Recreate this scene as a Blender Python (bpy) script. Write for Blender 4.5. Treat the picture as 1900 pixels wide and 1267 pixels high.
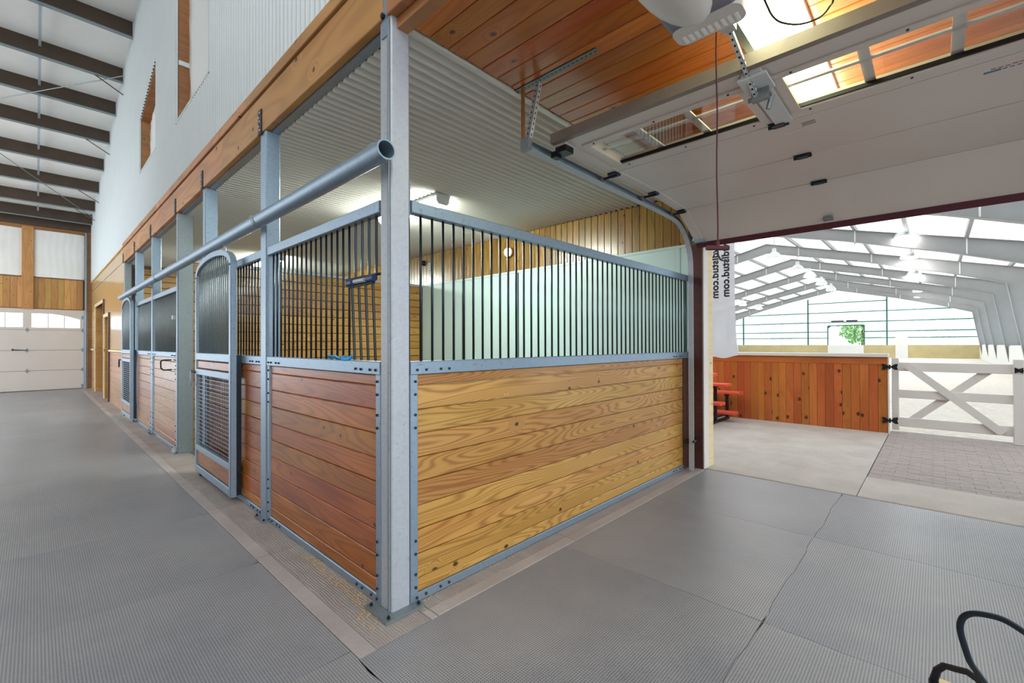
import bpy, bmesh, math, random
from mathutils import Matrix, Vector
PI = math.pi
random.seed(7)
for o in list(bpy.data.objects):
    bpy.data.objects.remove(o)
S = bpy.context.scene
COL = S.collection

# ------------------------------------------------------------------ camera, world, exposure
cam_data = bpy.data.cameras.new('camera')
cam = bpy.data.objects.new('camera', cam_data)
COL.objects.link(cam)
RX = Vector((0.686055506, -0.727543147, -0.002968574))
UX = Vector((-0.00228965, -0.006239265, 0.999977914))
FX = Vector((0.7275456, 0.686033557, 0.005946302))
cam.matrix_world = Matrix(((RX.x, UX.x, -FX.x, -1.26513), (RX.y, UX.y, -FX.y, -2.04843),
                           (RX.z, UX.z, -FX.z, 1.4), (0, 0, 0, 1)))
cam_data.sensor_width = 36
cam_data.lens = 834.05 / 1900 * 36
cam_data.clip_start = 0.05
cam_data.clip_end = 400
S.camera = cam
world = bpy.data.worlds.new('overcast_sky')
S.world = world
world.use_nodes = True
bg = world.node_tree.nodes['Background']
bg.inputs[0].default_value = (0.84, 0.93, 1.0, 1)
bg.inputs[1].default_value = 1.85
S.view_settings.view_transform = 'Standard'
S.view_settings.look = 'None'
S.view_settings.gamma = 1
S.view_settings.use_curve_mapping = False
S.view_settings.exposure = 1.0
STALL_LAMP = 60.0
AISLE_LAMP = 10.0
ARENA_LAMP = 45.0

# ------------------------------------------------------------------ materials
def lin(h):
    c = [int(h[i:i + 2], 16) / 255 for i in (0, 2, 4)]
    return tuple((x / 12.92 if x <= .04045 else ((x + .055) / 1.055) ** 2.4) for x in c) + (1,)

class NT:
    def __init__(s, name):
        s.m = bpy.data.materials.new(name)
        s.m.use_nodes = True
        s.t = s.m.node_tree
        s.b = s.t.nodes['Principled BSDF']
        s.out = s.t.nodes['Material Output']
    def n(s, kind, **kw):
        nd = s.t.nodes.new(kind)
        for k, v in kw.items():
            if k.startswith('i_'):
                key = k[2:]
                nd.inputs[int(key) if key.isdigit() else key.replace('_', ' ')].default_value = v
            else:
                setattr(nd, k, v)
        return nd
    def l(s, a, b):
        s.t.links.new(a, b)
    def math(s, op, a, b=None):
        nd = s.n('ShaderNodeMath', operation=op)
        for i, v in enumerate((a, b)):
            if v is None: continue
            if isinstance(v, (int, float)): nd.inputs[i].default_value = v
            else: s.l(v, nd.inputs[i])
        return nd.outputs[0]
    def mix(s, f, a, b, blend='MIX'):
        nd = s.n('ShaderNodeMix', data_type='RGBA', blend_type=blend)
        for i, v in ((0, f), (6, a), (7, b)):
            if isinstance(v, (int, float, tuple)): nd.inputs[i].default_value = v
            else: s.l(v, nd.inputs[i])
        return nd.outputs[2]
    def coords(s, scale=(1, 1, 1), rnd=True):
        tc = s.n('ShaderNodeTexCoord')
        mp = s.n('ShaderNodeMapping')
        mp.inputs['Scale'].default_value = scale
        v = tc.outputs['Object']
        if rnd:
            oi = s.n('ShaderNodeObjectInfo')
            ml = s.n('ShaderNodeVectorMath', operation='MULTIPLY_ADD')
            cb = s.n('ShaderNodeCombineXYZ')
            for i in range(3): s.l(oi.outputs['Random'], cb.inputs[i])
            s.l(cb.outputs[0], ml.inputs[0])
            ml.inputs[1].default_value = (37.1, 3.7, 19.3)
            s.l(v, ml.inputs[2])
            v = ml.outputs[0]
            s.rand = oi.outputs['Random']
        s.l(v, mp.inputs['Vector'])
        return mp.outputs[0]
    def noise(s, v, scale, detail=2, rough=.5):
        nd = s.n('ShaderNodeTexNoise', i_Scale=scale, i_Detail=detail, i_Roughness=rough)
        s.l(v, nd.inputs['Vector'])
        return nd.outputs[0]
    def ramp(s, f, stops):
        nd = s.n('ShaderNodeValToRGB')
        e = nd.color_ramp.elements
        while len(e) < len(stops): e.new(.5)
        for i, (p, c) in enumerate(stops):
            e[i].position = p
            e[i].color = c if isinstance(c, tuple) else (c, c, c, 1)
        s.l(f, nd.inputs[0])
        return nd.outputs[0]
    def bump(s, h, strength, dist):
        nd = s.n('ShaderNodeBump', i_Strength=strength, i_Distance=dist)
        s.l(h, nd.inputs['Height'])
        s.l(nd.outputs[0], s.b.inputs['Normal'])
    def put(s, color=None, rough=None, metal=None, coat=None, spec=None):
        for k, v in (('Base Color', color), ('Roughness', rough), ('Metallic', metal), ('Coat Weight', coat), ('Specular IOR Level', spec)):
            if v is None: continue
            if isinstance(v, (int, float, tuple)): s.b.inputs[k].default_value = v
            else: s.l(v, s.b.inputs[k])

def plain(name, h, rough=.5, metal=0, var=.06, scale=6, bump=0, spec=None):
    t = NT(name)
    v = t.coords((1, 1, 1))
    n = t.noise(v, scale, 3)
    c = lin(h)
    lo = tuple(x * (1 - var * 2) for x in c[:3]) + (1,)
    hi = tuple(min(1, x * (1 + var * 2)) for x in c[:3]) + (1,)
    t.put(t.mix(n, lo, hi), rough, metal, spec=spec)
    if bump: t.bump(t.noise(v, scale * 8, 2), bump, .003)
    return t.m

def wood(name, dark, light, ring, rough=.35, rings=34, knots=.055, vary=.25, coat=.0, stretch=.55, zs=5.5, ringamt=.75, knotc='3a1c0c', kshare=.45):
    """boards whose length lies along local X and whose width lies along local Z"""
    t = NT(name)
    v = t.coords((stretch, 1.0, zs))
    n = t.noise(v, 1.0, 1.5, .45)
    ks = t.n('ShaderNodeSeparateXYZ'); t.l(t.coords((2.6, 1, 3.6)), ks.inputs[0])
    kc = t.n('ShaderNodeCombineXYZ'); t.l(ks.outputs[0], kc.inputs[0]); t.l(ks.outputs[2], kc.inputs[1])
    vo = t.n('ShaderNodeTexVoronoi', voronoi_dimensions='2D', i_Scale=1.0)
    t.l(kc.outputs[0], vo.inputs['Vector'])
    cs = t.n('ShaderNodeSeparateColor'); t.l(vo.outputs['Color'], cs.inputs[0])
    far = t.math('MULTIPLY', t.math('GREATER_THAN', cs.outputs[0], kshare), 9)
    kn = t.noise(t.coords((40, 40, 40)), 1.0, 1)
    d = t.math('ADD', t.math('ADD', vo.outputs['Distance'], far), t.math('MULTIPLY', kn, knots * .5))
    kd = t.math('DIVIDE', d, knots * 3.2)
    infl = t.math('MULTIPLY', t.math('SUBTRACT', 1.0, t.math('MINIMUM', kd, 1.0)), .22)
    ph = t.math('MULTIPLY', t.math('ADD', n, infl), rings * 6.283)
    sn = t.math('MULTIPLY_ADD', t.math('SINE', ph), .5)
    sn.node.inputs[2].default_value = .5
    rg = t.math('MULTIPLY', t.math('POWER', sn, 2.2), ringamt)
    fine = t.noise(t.coords((3, 20, 110)), 1.0, 2)
    big = t.noise(t.coords((.7, .3, 2.0)), 1.0, 2)
    c = t.mix(t.ramp(big, [(.3, 0.), (.7, 1.)]), lin(dark), lin(light))
    c = t.mix(rg, c, lin(ring))
    c = t.mix(t.math('MULTIPLY', fine, .3), c, t.mix(.5, c, lin(ring)))
    br = t.math('MULTIPLY_ADD', t.rand, vary)
    br.node.inputs[2].default_value = 1 - vary / 2
    hs = t.n('ShaderNodeHueSaturation')
    t.l(c, hs.inputs['Color']); t.l(br, hs.inputs['Value'])
    hu = t.math('MULTIPLY_ADD', t.math('FRACT', t.math('MULTIPLY', t.rand, 7.31)), .022)
    hu.node.inputs[2].default_value = .489
    t.l(hu, hs.inputs['Hue'])
    km = t.ramp(d, [(0., 1.), (knots * .75, .9), (knots * 1.1, 0.)])
    c = t.mix(km, hs.outputs[0], lin(knotc))
    t.put(c, rough, 0, coat)
    t.b.inputs['Coat Roughness'].default_value = .18
    t.bump(rg, .12, .002)
    return t.m

def metal_mat(name, base, spot, rough=.42, metal=.55, scale=28):
    t = NT(name)
    v = t.coords((1, 1, 1))
    vo = t.n('ShaderNodeTexVoronoi', i_Scale=scale * 2)
    t.l(v, vo.inputs['Vector'])
    n = t.noise(v, 5, 4, .6)
    sp = t.noise(v, scale * 1.7, 2, .5)
    c = t.mix(t.math('MULTIPLY', t.math('ADD', vo.outputs['Color'], n), .45), lin(base), tuple(x * 1.25 for x in lin(base)[:3]) + (1,))
    c = t.mix(t.ramp(sp, [(.62, 0.), (.76, .5)]), c, lin(spot))
    t.put(c, rough, metal)
    return t.m

M = {}
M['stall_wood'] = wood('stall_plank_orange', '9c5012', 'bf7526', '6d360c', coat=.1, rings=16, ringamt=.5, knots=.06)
M['ash_wood'] = wood('stall_plank_gold', 'b5823f', 'cb9c55', '7c4d1e', coat=.15, rings=32, ringamt=.62, knots=.07, kshare=.3)  # grain is its own; yellower tint than stall_wood carries the warmer fixture light
M['part_wood'] = wood('partition_plank', 'b07c34', 'cb9a4c', '7f541f', coat=.4, rings=16, ringamt=.4, knots=.06)
M['rose_wood'] = wood('stall_plank_rosy', 'c48a63', 'd8a67e', '9b633f', coat=.5, rough=.28, rings=16, ringamt=.4)
M['ceil_wood'] = wood('ceiling_pine', 'a9550f', 'c97b26', '84400f', rough=.3, coat=.35, rings=10, ringamt=.35, vary=.3, knots=.075)
M['tg_wood'] = wood('wall_pine', '95702a', 'ae8a3c', '6a4a18', rough=.3, coat=.4, rings=14, ringamt=.5, vary=.35, knots=.06)
M['beam_wood'] = wood('beam_pine', 'b07742', 'cc935a', '8a5a30', rough=.5, rings=9, ringamt=.4, zs=2.5, knots=.09, kshare=.55)
M['red_pine'] = wood('red_pine', 'a9541f', 'c46d30', '8a3f16', rough=.4, rings=7, ringamt=.25, knots=.12, kshare=.75, vary=.2, knotc='35160a')
M['far_pine'] = wood('far_pine', 'b8863f', 'd0a056', '98682c', rough=.45, rings=9, ringamt=.35, vary=.35)
M['ply'] = wood('plywood', 'caa064', 'dcb67c', 'b98e52', rough=.22, coat=.5, rings=8, ringamt=.3, knots=.02, vary=.05)
M['dark_wood'] = wood('jamb_wood', '4a2a24', '5d362c', '371d18', rough=.45, rings=8, ringamt=.3)
M['cream_wood'] = wood('cream_wood', 'd8c290', 'e6d3a4', 'c4a970', rough=.5, rings=8, ringamt=.3, vary=.1)
M['brown_wood'] = wood('brown_post_wood', '8e5a2c', 'a66d3a', '6f421d', rough=.5, rings=9, ringamt=.4)
M['galv'] = metal_mat('galvanised_steel', '8c9dac', '5f6b76', metal=.65)
M['galv_dark'] = metal_mat('galvanised_steel_dull', '80888a', '545b5d', rough=.5, metal=.6)
M['galv_light'] = metal_mat('galvanised_steel_pale', 'a9acb2', '8b9098', rough=.5, metal=.3)
M['bar'] = plain('dark_bar_steel', '2f3840', .28, .75)
M['black'] = plain('black_iron', '16161a', .45, .3)
M['bolt'] = plain('bolt_steel', '2c333d', .4, .6)
M['white_steel'] = plain('white_painted_steel', 'c6cac9', .32, 0, .02, 3)
M['white_ceil'] = plain('white_ribbed_ceiling', 'd6d2c8', .22, 0, .02, 3)
M['mint'] = plain('pale_mint_panel', 'c8e2dd', .35, 0, .02, 2)
M['insul'] = plain('white_insulation', 'efece6', .45, 0, .05, 1.6, bump=.25)
M['purlin'] = plain('brown_purlin_steel', '4a3a2c', .5, .1, .15, 4)
M['purlin_edge'] = plain('grey_purlin_flange', '7d8a8c', .45, .3)  # same purlin as the web; paler grey stands for light on the flange
M['strap'] = plain('pale_strap', 'b4bcc6', .4, .3)
M['door_white'] = plain('white_door_skin', 'cdc2b9', .4, 0, .03, 2.2)
M['taupe'] = plain('dusty_strut_steel', '85796f', .5, .2, .1)
M['arena_steel'] = plain('grey_arena_steel', '8e8d8c', .5, 0, .05, 2)
M['arena_white'] = plain('white_arena_lining', 'd8d7d2', .6, 0, .03, .8)
M['green_steel'] = plain('green_girt_steel', '2d5d55', .5, 0, .08)
M['kick'] = plain('yellow_kickboard', 'b5a578', .6, 0, .12, 1.2)
M['white_paint'] = plain('white_painted_board', 'd3cac2', .5, 0, .04, 3)
M['red_plank'] = plain('red_seat_plank', 'd8503c', .45, 0, .06, 4)
M['plastic_white'] = plain('opener_plastic', 'cfcac4', .35, 0, .04, 4)
M['plastic_grey'] = plain('opener_grey', '6d6b78', .4, 0, .04, 4)
M['seal'] = plain('maroon_rubber', '4a1420', .5, 0, .08, 4)
M['cord'] = plain('dark_red_cord', '4c1a1c', .7)
M['text_dark'] = plain('banner_ink', '30323c', .6)
M['blue_strap'] = plain('blue_webbing', '2f8fc0', .6)
M['navy'] = plain('navy_clamp', '27345c', .4)
M['orange_ink'] = plain('orange_print', 'b5583a', .6)
M['blue_ink'] = plain('blue_print', '4a6a98', .6)
M['sand'] = plain('arena_sand', 'cac0b4', .95, 0, .14, 9, bump=.8)
M['grass_ground'] = plain('meadow_grass', '8fb26a', .9, 0, .1, .3)
M['leaf'] = plain('tree_leaf', '8fae7c', .8, 0, .2, 3)
M['bark'] = plain('tree_bark', '5a4636', .9)
M['shaving'] = plain('wood_shaving', 'd6ad6e', .8, 0, .2, 20)
M['grey_side'] = plain('lamp_housing', 'b8b8b4', .35, .2)

def emis(name, col, strength):
    t = NT(name)
    e = t.n('ShaderNodeEmission')
    e.inputs[0].default_value = col
    e.inputs[1].default_value = strength
    t.l(e.outputs[0], t.out.inputs[0])
    return t.m
M['stall_light'] = emis('stall_tube_light', (.92, 1, .93, 1), STALL_LAMP)
M['aisle_light'] = emis('aisle_tube_light', (.96, 1, .62, 1), AISLE_LAMP)
M['bulkhead_light'] = emis('bulkhead_glow', (1, .97, .93, 1), 6)
M['arena_light'] = emis('arena_lamp_glow', (1, .98, .95, 1), ARENA_LAMP)

def translucent(name, col, clear, rough=.4):
    t = NT(name)
    tr = t.n('ShaderNodeBsdfTransparent')
    tl = t.n('ShaderNodeBsdfTranslucent')
    df = t.n('ShaderNodeBsdfDiffuse')
    for nd in (tl, df): nd.inputs[0].default_value = col
    a = t.n('ShaderNodeMixShader'); a.inputs[0].default_value = .3
    t.l(tl.outputs[0], a.inputs[1]); t.l(df.outputs[0], a.inputs[2])
    b = t.n('ShaderNodeMixShader'); b.inputs[0].default_value = clear
    t.l(a.outputs[0], b.inputs[1]); t.l(tr.outputs[0], b.inputs[2])
    t.l(b.outputs[0], t.out.inputs[0])
    return t.m
M['translucent'] = translucent('translucent_sheet', (.74, .80, .83, 1), .26)
M['roof_fabric'] = translucent('white_roof_fabric', (.68, .67, .65, 1), .06)
M['banner'] = translucent('banner_cloth', (.66, .66, .69, 1), .03)
M['film'] = translucent('plastic_film', (.95, .95, .96, 1), .1)
def glass(name, tint, amt):
    t = NT(name)
    tr = t.n('ShaderNodeBsdfTransparent'); tr.inputs[0].default_value = tint
    gl = t.n('ShaderNodeBsdfGlossy'); gl.inputs[1].default_value = .02
    fr = t.n('ShaderNodeFresnel'); fr.inputs[0].default_value = 1.5
    ge = t.n('ShaderNodeNewGeometry')
    k = t.math('ADD', t.math('MULTIPLY', fr.outputs[0], t.math('SUBTRACT', 1.0, ge.outputs['Backfacing'])), amt)
    b = t.n('ShaderNodeMixShader')
    t.l(k, b.inputs[0]); t.l(tr.outputs[0], b.inputs[1]); t.l(gl.outputs[0], b.inputs[2])
    t.l(b.outputs[0], t.out.inputs[0])
    return t.m
M['glass'] = glass('window_glass', (.95, .96, .95, 1), .06)

def mat_rubber():
    t = NT('rubber_mat')
    tc = t.n('ShaderNodeTexCoord')
    mp = t.n('ShaderNodeMapping'); mp.inputs['Rotation'].default_value = (0, 0, PI / 4)
    t.l(tc.outputs['Object'], mp.inputs['Vector'])
    sx = t.n('ShaderNodeSeparateXYZ'); t.l(mp.outputs[0], sx.inputs[0])
    k = 2 * PI / .0165
    a = t.math('SINE', t.math('MULTIPLY', sx.outputs[0], k))
    b = t.math('SINE', t.math('MULTIPLY', sx.outputs[1], k))
    dots = t.ramp(t.math('MULTIPLY', a, b), [(.12, 0.), (.5, 1.)])
    v = t.coords((1, 1, 1))
    n = t.noise(v, 1.1, 4, .6)
    n2 = t.noise(v, 60, 2)
    c = t.mix(t.ramp(n, [(.3, 0.), (.7, 1.)]), lin('80838a'), lin('a3a1a0'))
    c = t.mix(t.math('MULTIPLY', dots, .85), c, lin('34353e'))
    c = t.mix(t.math('MULTIPLY', n2, .25), c, lin('b4afa8'))
    t.put(c, t.ramp(n, [(.3, .33), (.7, .39)]), 0)
    t.bump(dots, .5, -.0025)
    return t.m
M['rubber'] = mat_rubber()
def mat_concrete(name, a, b, broom=0, crack=0):
    t = NT(name)
    v = t.coords((1, 1, 1))
    n = t.noise(v, 2.2, 6, .6)
    n2 = t.noise(v, 90, 2)
    c = t.mix(t.ramp(n, [(.3, 0.), (.7, 1.)]), lin(a), lin(b))
    c = t.mix(t.math('MULTIPLY', n2, .3), c, lin('5b5452'))
    t.put(c, .75)
    if broom:
        w = t.n('ShaderNodeTexWave', i_Scale=broom, i_Distortion=7.0, i_Detail=2.0)
        w.inputs['Detail Scale'].default_value = .6
        t.l(t.coords((1, .35, 1)), w.inputs['Vector'])
        t.bump(w.outputs['Fac'] if 'Fac' in w.outputs else w.outputs[1], .7, .004)
    else:
        t.bump(n2, .2, .002)
    return t.m
M['concrete'] = mat_concrete('curb_concrete', 'a39892', 'bdb2ac')
M['broom_concrete'] = mat_concrete('broomed_concrete', '9b8f88', 'b2a69f', broom=22)
M['arena_concrete'] = mat_concrete('vestibule_concrete', 'aca095', 'c0b6ab')
M['paver'] = plain('rubber_paver', '978a83', .8, 0, .1, 14, bump=.4)
M['slab'] = mat_concrete('base_slab', '5f5a58', '6f6a68')

# ------------------------------------------------------------------ geometry helpers
def tag(o, label=None, cat=None, group=None, kind=None):
    for k, v in (('label', label), ('category', cat), ('group', group), ('kind', kind)):
        if v: o[k] = v
    return o
OFF = {}
def thing(name, label, cat, loc, group=None, kind=None):
    o = bpy.data.objects.new(name, None)
    COL.objects.link(o)
    o.location = loc
    o.empty_display_size = .1
    OFF[o.name] = Vector(loc)
    return tag(o, label, cat, group, kind)
def link(name, me, mat, parent=None, mtx=None):
    o = bpy.data.objects.new(name, me)
    COL.objects.link(o)
    if mat is not None and len(me.materials) == 0: me.materials.append(M[mat] if isinstance(mat, str) else mat)
    mtx = mtx or Matrix.Identity(4)
    if parent is not None:
        o.parent = parent
        mtx = Matrix.Translation(-OFF[parent.name]) @ mtx
    OFF[o.name] = (OFF[parent.name] if parent else Vector((0, 0, 0))) + mtx.translation
    if parent is not None and mtx.to_3x3() != Matrix.Identity(3): pass
    o.matrix_local = mtx
    return o

class MB:
    def __init__(s, tf=None):
        s.v, s.f, s.tf = [], [], tf
    def add(s, vs, fs):
        k = len(s.v)
        s.v += [tuple(p) for p in vs]
        s.f += [tuple(i + k for i in f) for f in fs]
        return s
    def box(s, x0, x1, y0, y1, z0, z1):
        x0, x1 = min(x0, x1), max(x0, x1); y0, y1 = min(y0, y1), max(y0, y1); z0, z1 = min(z0, z1), max(z0, z1)
        return s.add([(x, y, z) for x in (x0, x1) for y in (y0, y1) for z in (z0, z1)],
                     [(0, 1, 3, 2), (4, 6, 7, 5), (0, 4, 5, 1), (2, 3, 7, 6), (0, 2, 6, 4), (1, 5, 7, 3)])
    def prism(s, prof, axis, a, b):
        """profile (closed, 2-D) swept along an axis; profile axes are the two others in order"""
        n = len(prof)
        def p(u, w, t): return {'x': (t, u, w), 'y': (u, t, w), 'z': (u, w, t)}[axis]
        vs = [p(u, w, a) for u, w in prof] + [p(u, w, b) for u, w in prof]
        fs = [tuple(range(n))[::-1], tuple(range(n, 2 * n))] + [(i, (i + 1) % n, n + (i + 1) % n, n + i) for i in range(n)]
        return s.add(vs, fs)
    def cbox(s, x0, x1, y0, y1, z0, z1, c=.004, axis='z'):
        d = {'x': ((y0, y1), (z0, z1), (x0, x1)), 'y': ((x0, x1), (z0, z1), (y0, y1)), 'z': ((x0, x1), (y0, y1), (z0, z1))}[axis]
        (u0, u1), (w0, w1), (a, b) = d
        pr = [(u0 + c, w0), (u1 - c, w0), (u1, w0 + c), (u1, w1 - c), (u1 - c, w1), (u0 + c, w1), (u0, w1 - c), (u0, w0 + c)]
        return s.prism(pr, axis, a, b)
    def tube(s, pts, r, n=8, close=False, caps=True, flat=None):
        pts = [Vector(p) for p in pts]
        m = len(pts)
        rings = []
        up = Vector((0, 0, 1))
        prev = None
        for i, p in enumerate(pts):
            if close: t = pts[(i + 1) % m] - pts[i - 1]
            else: t = pts[min(i + 1, m - 1)] - pts[max(i - 1, 0)]
            t.normalize()
            if prev is None:
                a = t.cross(up)
                if a.length < .05: a = t.cross(Vector((1, 0, 0)))
            else:
                a = prev - t * prev.dot(t)
            a.normalize(); prev = a
            b = t.cross(a)
            ra, rb = flat if flat else (r, r)
            rings.append([p + a * ra * math.cos(2 * PI * j / n) + b * rb * math.sin(2 * PI * j / n) for j in range(n)])
        vs = [q for rg in rings for q in rg]
        fs = []
        for i in range(m if close else m - 1):
            for j in range(n):
                k, k2 = i * n, ((i + 1) % m) * n
                fs.append((k + j, k + (j + 1) % n, k2 + (j + 1) % n, k2 + j))
        if caps and not close:
            fs += [tuple(range(n))[::-1], tuple((m - 1) * n + j for j in range(n))]
        return s.add(vs, fs)
    def lathe(s, prof, c, n=16, axis='z', cap=True):
        """prof: (radius, height) list round an axis through c"""
        vs = []
        for r, h in prof:
            for j in range(n):
                a, b = r * math.cos(2 * PI * j / n), r * math.sin(2 * PI * j / n)
                q = {'z': (a, b, h), 'x': (h, a, b), 'y': (a, h, b)}[axis]
                vs.append((c[0] + q[0], c[1] + q[1], c[2] + q[2]))
        fs = []
        for i in range(len(prof) - 1):
            for j in range(n):
                fs.append((i * n + j, i * n + (j + 1) % n, (i + 1) * n + (j + 1) % n, (i + 1) * n + j))
        if cap: fs += [tuple(range(n))[::-1], tuple((len(prof) - 1) * n + j for j in range(n))]
        return s.add(vs, fs)
    def build(s, name, mat, parent=None, smooth=False, kind=None, label=None):
        off = OFF[parent.name] if parent is not None else Vector((0, 0, 0))
        vs = [(v[0] - off.x, v[1] - off.y, v[2] - off.z) for v in s.v]
        me = bpy.data.meshes.new(name)
        me.from_pydata(vs, [], s.f)
        bm = bmesh.new(); bm.from_mesh(me)
        bmesh.ops.recalc_face_normals(bm, faces=bm.faces)
        if smooth:
            for f in bm.faces: f.smooth = True
            for e in bm.edges:
                if len(e.link_faces) == 2 and e.calc_face_angle(0) > .7: e.smooth = False
        bm.to_mesh(me); bm.free()
        me.materials.append(M[mat])
        o = bpy.data.objects.new(name, me)
        COL.objects.link(o)
        if parent is not None: o.parent = parent
        OFF[o.name] = off.copy()
        return tag(o, label=label, kind=kind)

ORI = {'x_z': ((1, 0, 0), (0, 1, 0), (0, 0, 1)), 'y_z': ((0, 1, 0), (-1, 0, 0), (0, 0, 1)), 'y_x': ((0, 1, 0), (0, 0, 1), (1, 0, 0)),
       'z_y': ((0, 0, 1), (1, 0, 0), (0, 1, 0)), 'z_x': ((0, 0, 1), (0, -1, 0), (1, 0, 0)), 'x_y': ((1, 0, 0), (0, 0, -1), (0, 1, 0))}
def orient(key, loc):
    a, b, c = ORI[key]
    return Matrix(((a[0], b[0], c[0], loc[0]), (a[1], b[1], c[1], loc[1]), (a[2], b[2], c[2], loc[2]), (0, 0, 0, 1)))
CACHE = {}
def plank_mesh(L, W, T, mat, c=.004):
    key = ('pl', round(L, 3), round(W, 3), round(T, 3), mat, c)
    if key not in CACHE:
        b = MB().cbox(-L / 2, L / 2, -T / 2, T / 2, -W / 2, W / 2, c, 'x')
        me = bpy.data.meshes.new('plank')
        me.from_pydata(b.v, [], b.f)
        bm = bmesh.new(); bm.from_mesh(me); bmesh.ops.recalc_face_normals(bm, faces=bm.faces); bm.to_mesh(me); bm.free()
        me.materials.append(M[mat])
        CACHE[key] = me
    return CACHE[key]
def plank(name, L, W, T, mat, ori, loc, parent, c=.004):
    return link(name, plank_mesh(L, W, T, mat, c), None, parent, orient(ori, loc))
def bar_mesh(L, r, mat):
    key = ('bar', round(L, 3), r, mat)
    if key not in CACHE:
        b = MB().tube([(0, 0, 0), (0, 0, L)], r, 8)
        me = bpy.data.meshes.new('bar')
        me.from_pydata(b.v, [], b.f)
        for p in me.polygons: p.use_smooth = len(p.vertices) == 4
        me.materials.append(M[mat])
        CACHE[key] = me
    return CACHE[key]
def vbar(loc, L, parent, r=.0072, mat='bar', name='bar'):
    return link(name, bar_mesh(L, r, mat), None, parent, Matrix.Translation(loc))
def struct(name, label, cat, loc=(0, 0, 0)):
    return thing(name, label, cat, loc, None, 'structure')

# ------------------------------------------------------------------ floors
XD, XD2 = 3.85, 3.97          # partition between aisle and arena, near and far face
floor = struct('floor', 'grey barn floor of black rubber mats beside a pale concrete curb', 'floor')
MB().box(-9, XD2, -16, 18.4, -.3, -.014).build('base_slab', 'slab', floor)
def wob(x, y, k):
    return .007 * math.sin(x * 7.3 + y * 3.1 + k) + .004 * math.sin(x * 19.7 + y * 23.3 + 2 * k)
def mat_piece(x0, x1, y0, y1, fl):
    """one mat with slightly wavy seams; fl: which sides (x0,x1,y0,y1) are wavy"""
    g, out, n = .0012, [], 12
    def sx(x, y, on): return x + (wob(0, y, x * 3) if on else 0)
    def sy(x, y, on): return y + (wob(x, 0, y * 3) if on else 0)
    for i in range(n): out.append((x0 + (x1 - x0) * i / n, sy(x0 + (x1 - x0) * i / n, y0, fl[2]) + g))
    for i in range(n): out.append((sx(x1, y0 + (y1 - y0) * i / n, fl[1]) - g, y0 + (y1 - y0) * i / n))
    for i in range(n): out.append((x1 - (x1 - x0) * i / n, sy(x1 - (x1 - x0) * i / n, y1, fl[3]) - g))
    for i in range(n): out.append((sx(x0, y1 - (y1 - y0) * i / n, fl[0]) + g, y1 - (y1 - y0) * i / n))
    MB().prism(out, 'z', -.0139, 0).build('rubber_mat', 'rubber', floor)
ys = [1.13 + 1.225 * k for k in range(-7, 15)]
for i in range(len(ys) - 1):
    if ys[i] > 18.0: break
    ytop = min(ys[i + 1], 18.05)
    for j, (xa, xb) in enumerate(((-5.8, -3.95), (-3.95, -2.1), (-2.1, -.274))):
        mat_piece(xa, xb, ys[i], ytop, (1, j < 2, 1, 1))
for i, (xa, xb) in enumerate(((-.274, 1.25), (1.25, 2.6), (2.6, 3.875))):
    yo = -.177
    for k in range(6):
        mat_piece(xa, xb, yo - 1.225 * (k + 1), yo - 1.225 * k, (1, i < 2, 1, k > 0))
# concrete curb in cast lengths: plain border plus broomed inner strip
def curb(x0, x1, y0, y1, along):
    g = .003
    if along == 'y':
        MB().cbox(x0, x0 + .085, y0 + g, y1 - g, -.0139, .002, .003, 'y').build('curb_border', 'concrete', floor)
        MB().cbox(x0 + .087, x1, y0 + g, y1 - g, -.0139, .001, .002, 'y').build('curb_slab', 'broom_concrete', floor)
    else:
        MB().cbox(x0 + g, x1 - g, y0, y0 + .085, -.0139, .002, .003, 'x').build('curb_border', 'concrete', floor)
        MB().cbox(x0 + g, x1 - g, y0 + .087, y1, -.0139, .001, .002, 'x').build('curb_slab', 'broom_concrete', floor)
yy = [-.175, 1.2, 2.425, 3.65, 4.9, 6.1, 7.3, 8.5, 9.7, 10.9, 12.1, 13.3, 14.5, 15.7, 16.9, 18.05]
for a, b in zip(yy[:-1], yy[1:]): curb(-.270, .12, a, b, 'y')
xx = [.12, .165, 1.38, 2.6, 3.84]
for a, b in zip(xx[:-1], xx[1:]): curb(a, b, -.172, .02, 'x')
MB().box(.121, XD, .021, 18.0, -.0139, -.001).build('stall_bed', 'slab', floor)

afloor = struct('floor.001', 'pale concrete vestibule floor before the arena kick wall', 'floor')
MB().cbox(XD2 - .06, 7.9, -1.507, 9, -.12, .0, .006, 'y').build('concrete_slab', 'arena_concrete', afloor)
MB().cbox(XD2 - .06, 4.72, -6, -1.513, -.12, .0, .006, 'y').build('concrete_slab', 'arena_concrete', afloor)
MB().box(4.72, 8.2, -6, -1.513, -.12, -.010).build('paver_bed', 'slab', afloor)
for i in range(34):
    for j in range(8):
        y1 = -1.516 - .2 * j + (.1 if i % 2 else 0)
        y0 = y1 - .1975
        y1 = min(y1, -1.516)
        x = 4.728 + i * .1
        z = -.003 + random.uniform(-.002, .002)
        L = y1 - y0
        plank('brick', L, .0975, .02, 'paver', 'y_x', (x + .048, (y0 + y1) / 2, z - .01), afloor, .002)
sandf = struct('floor.002', 'bright white sand footing across the riding arena', 'floor')
n1, n2 = 90, 40
vs, fs = [], []
for i in range(n1 + 1):
    for j in range(n2 + 1):
        t = (i / n1) ** 1.8
        x = 7.95 + t * 48
        y = -5.3 + 20.4 * j / n2
        vs.append((x, y, -.02 + (random.uniform(-.02, .02) if 0 < j < n2 else 0)))
for i in range(n1):
    for j in range(n2):
        k = i * (n2 + 1) + j
        fs.append((k, k + n2 + 1, k + n2 + 2, k + 1))
MB().add(vs, fs).build('sand_bed', 'sand', sandf, True)

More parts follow.
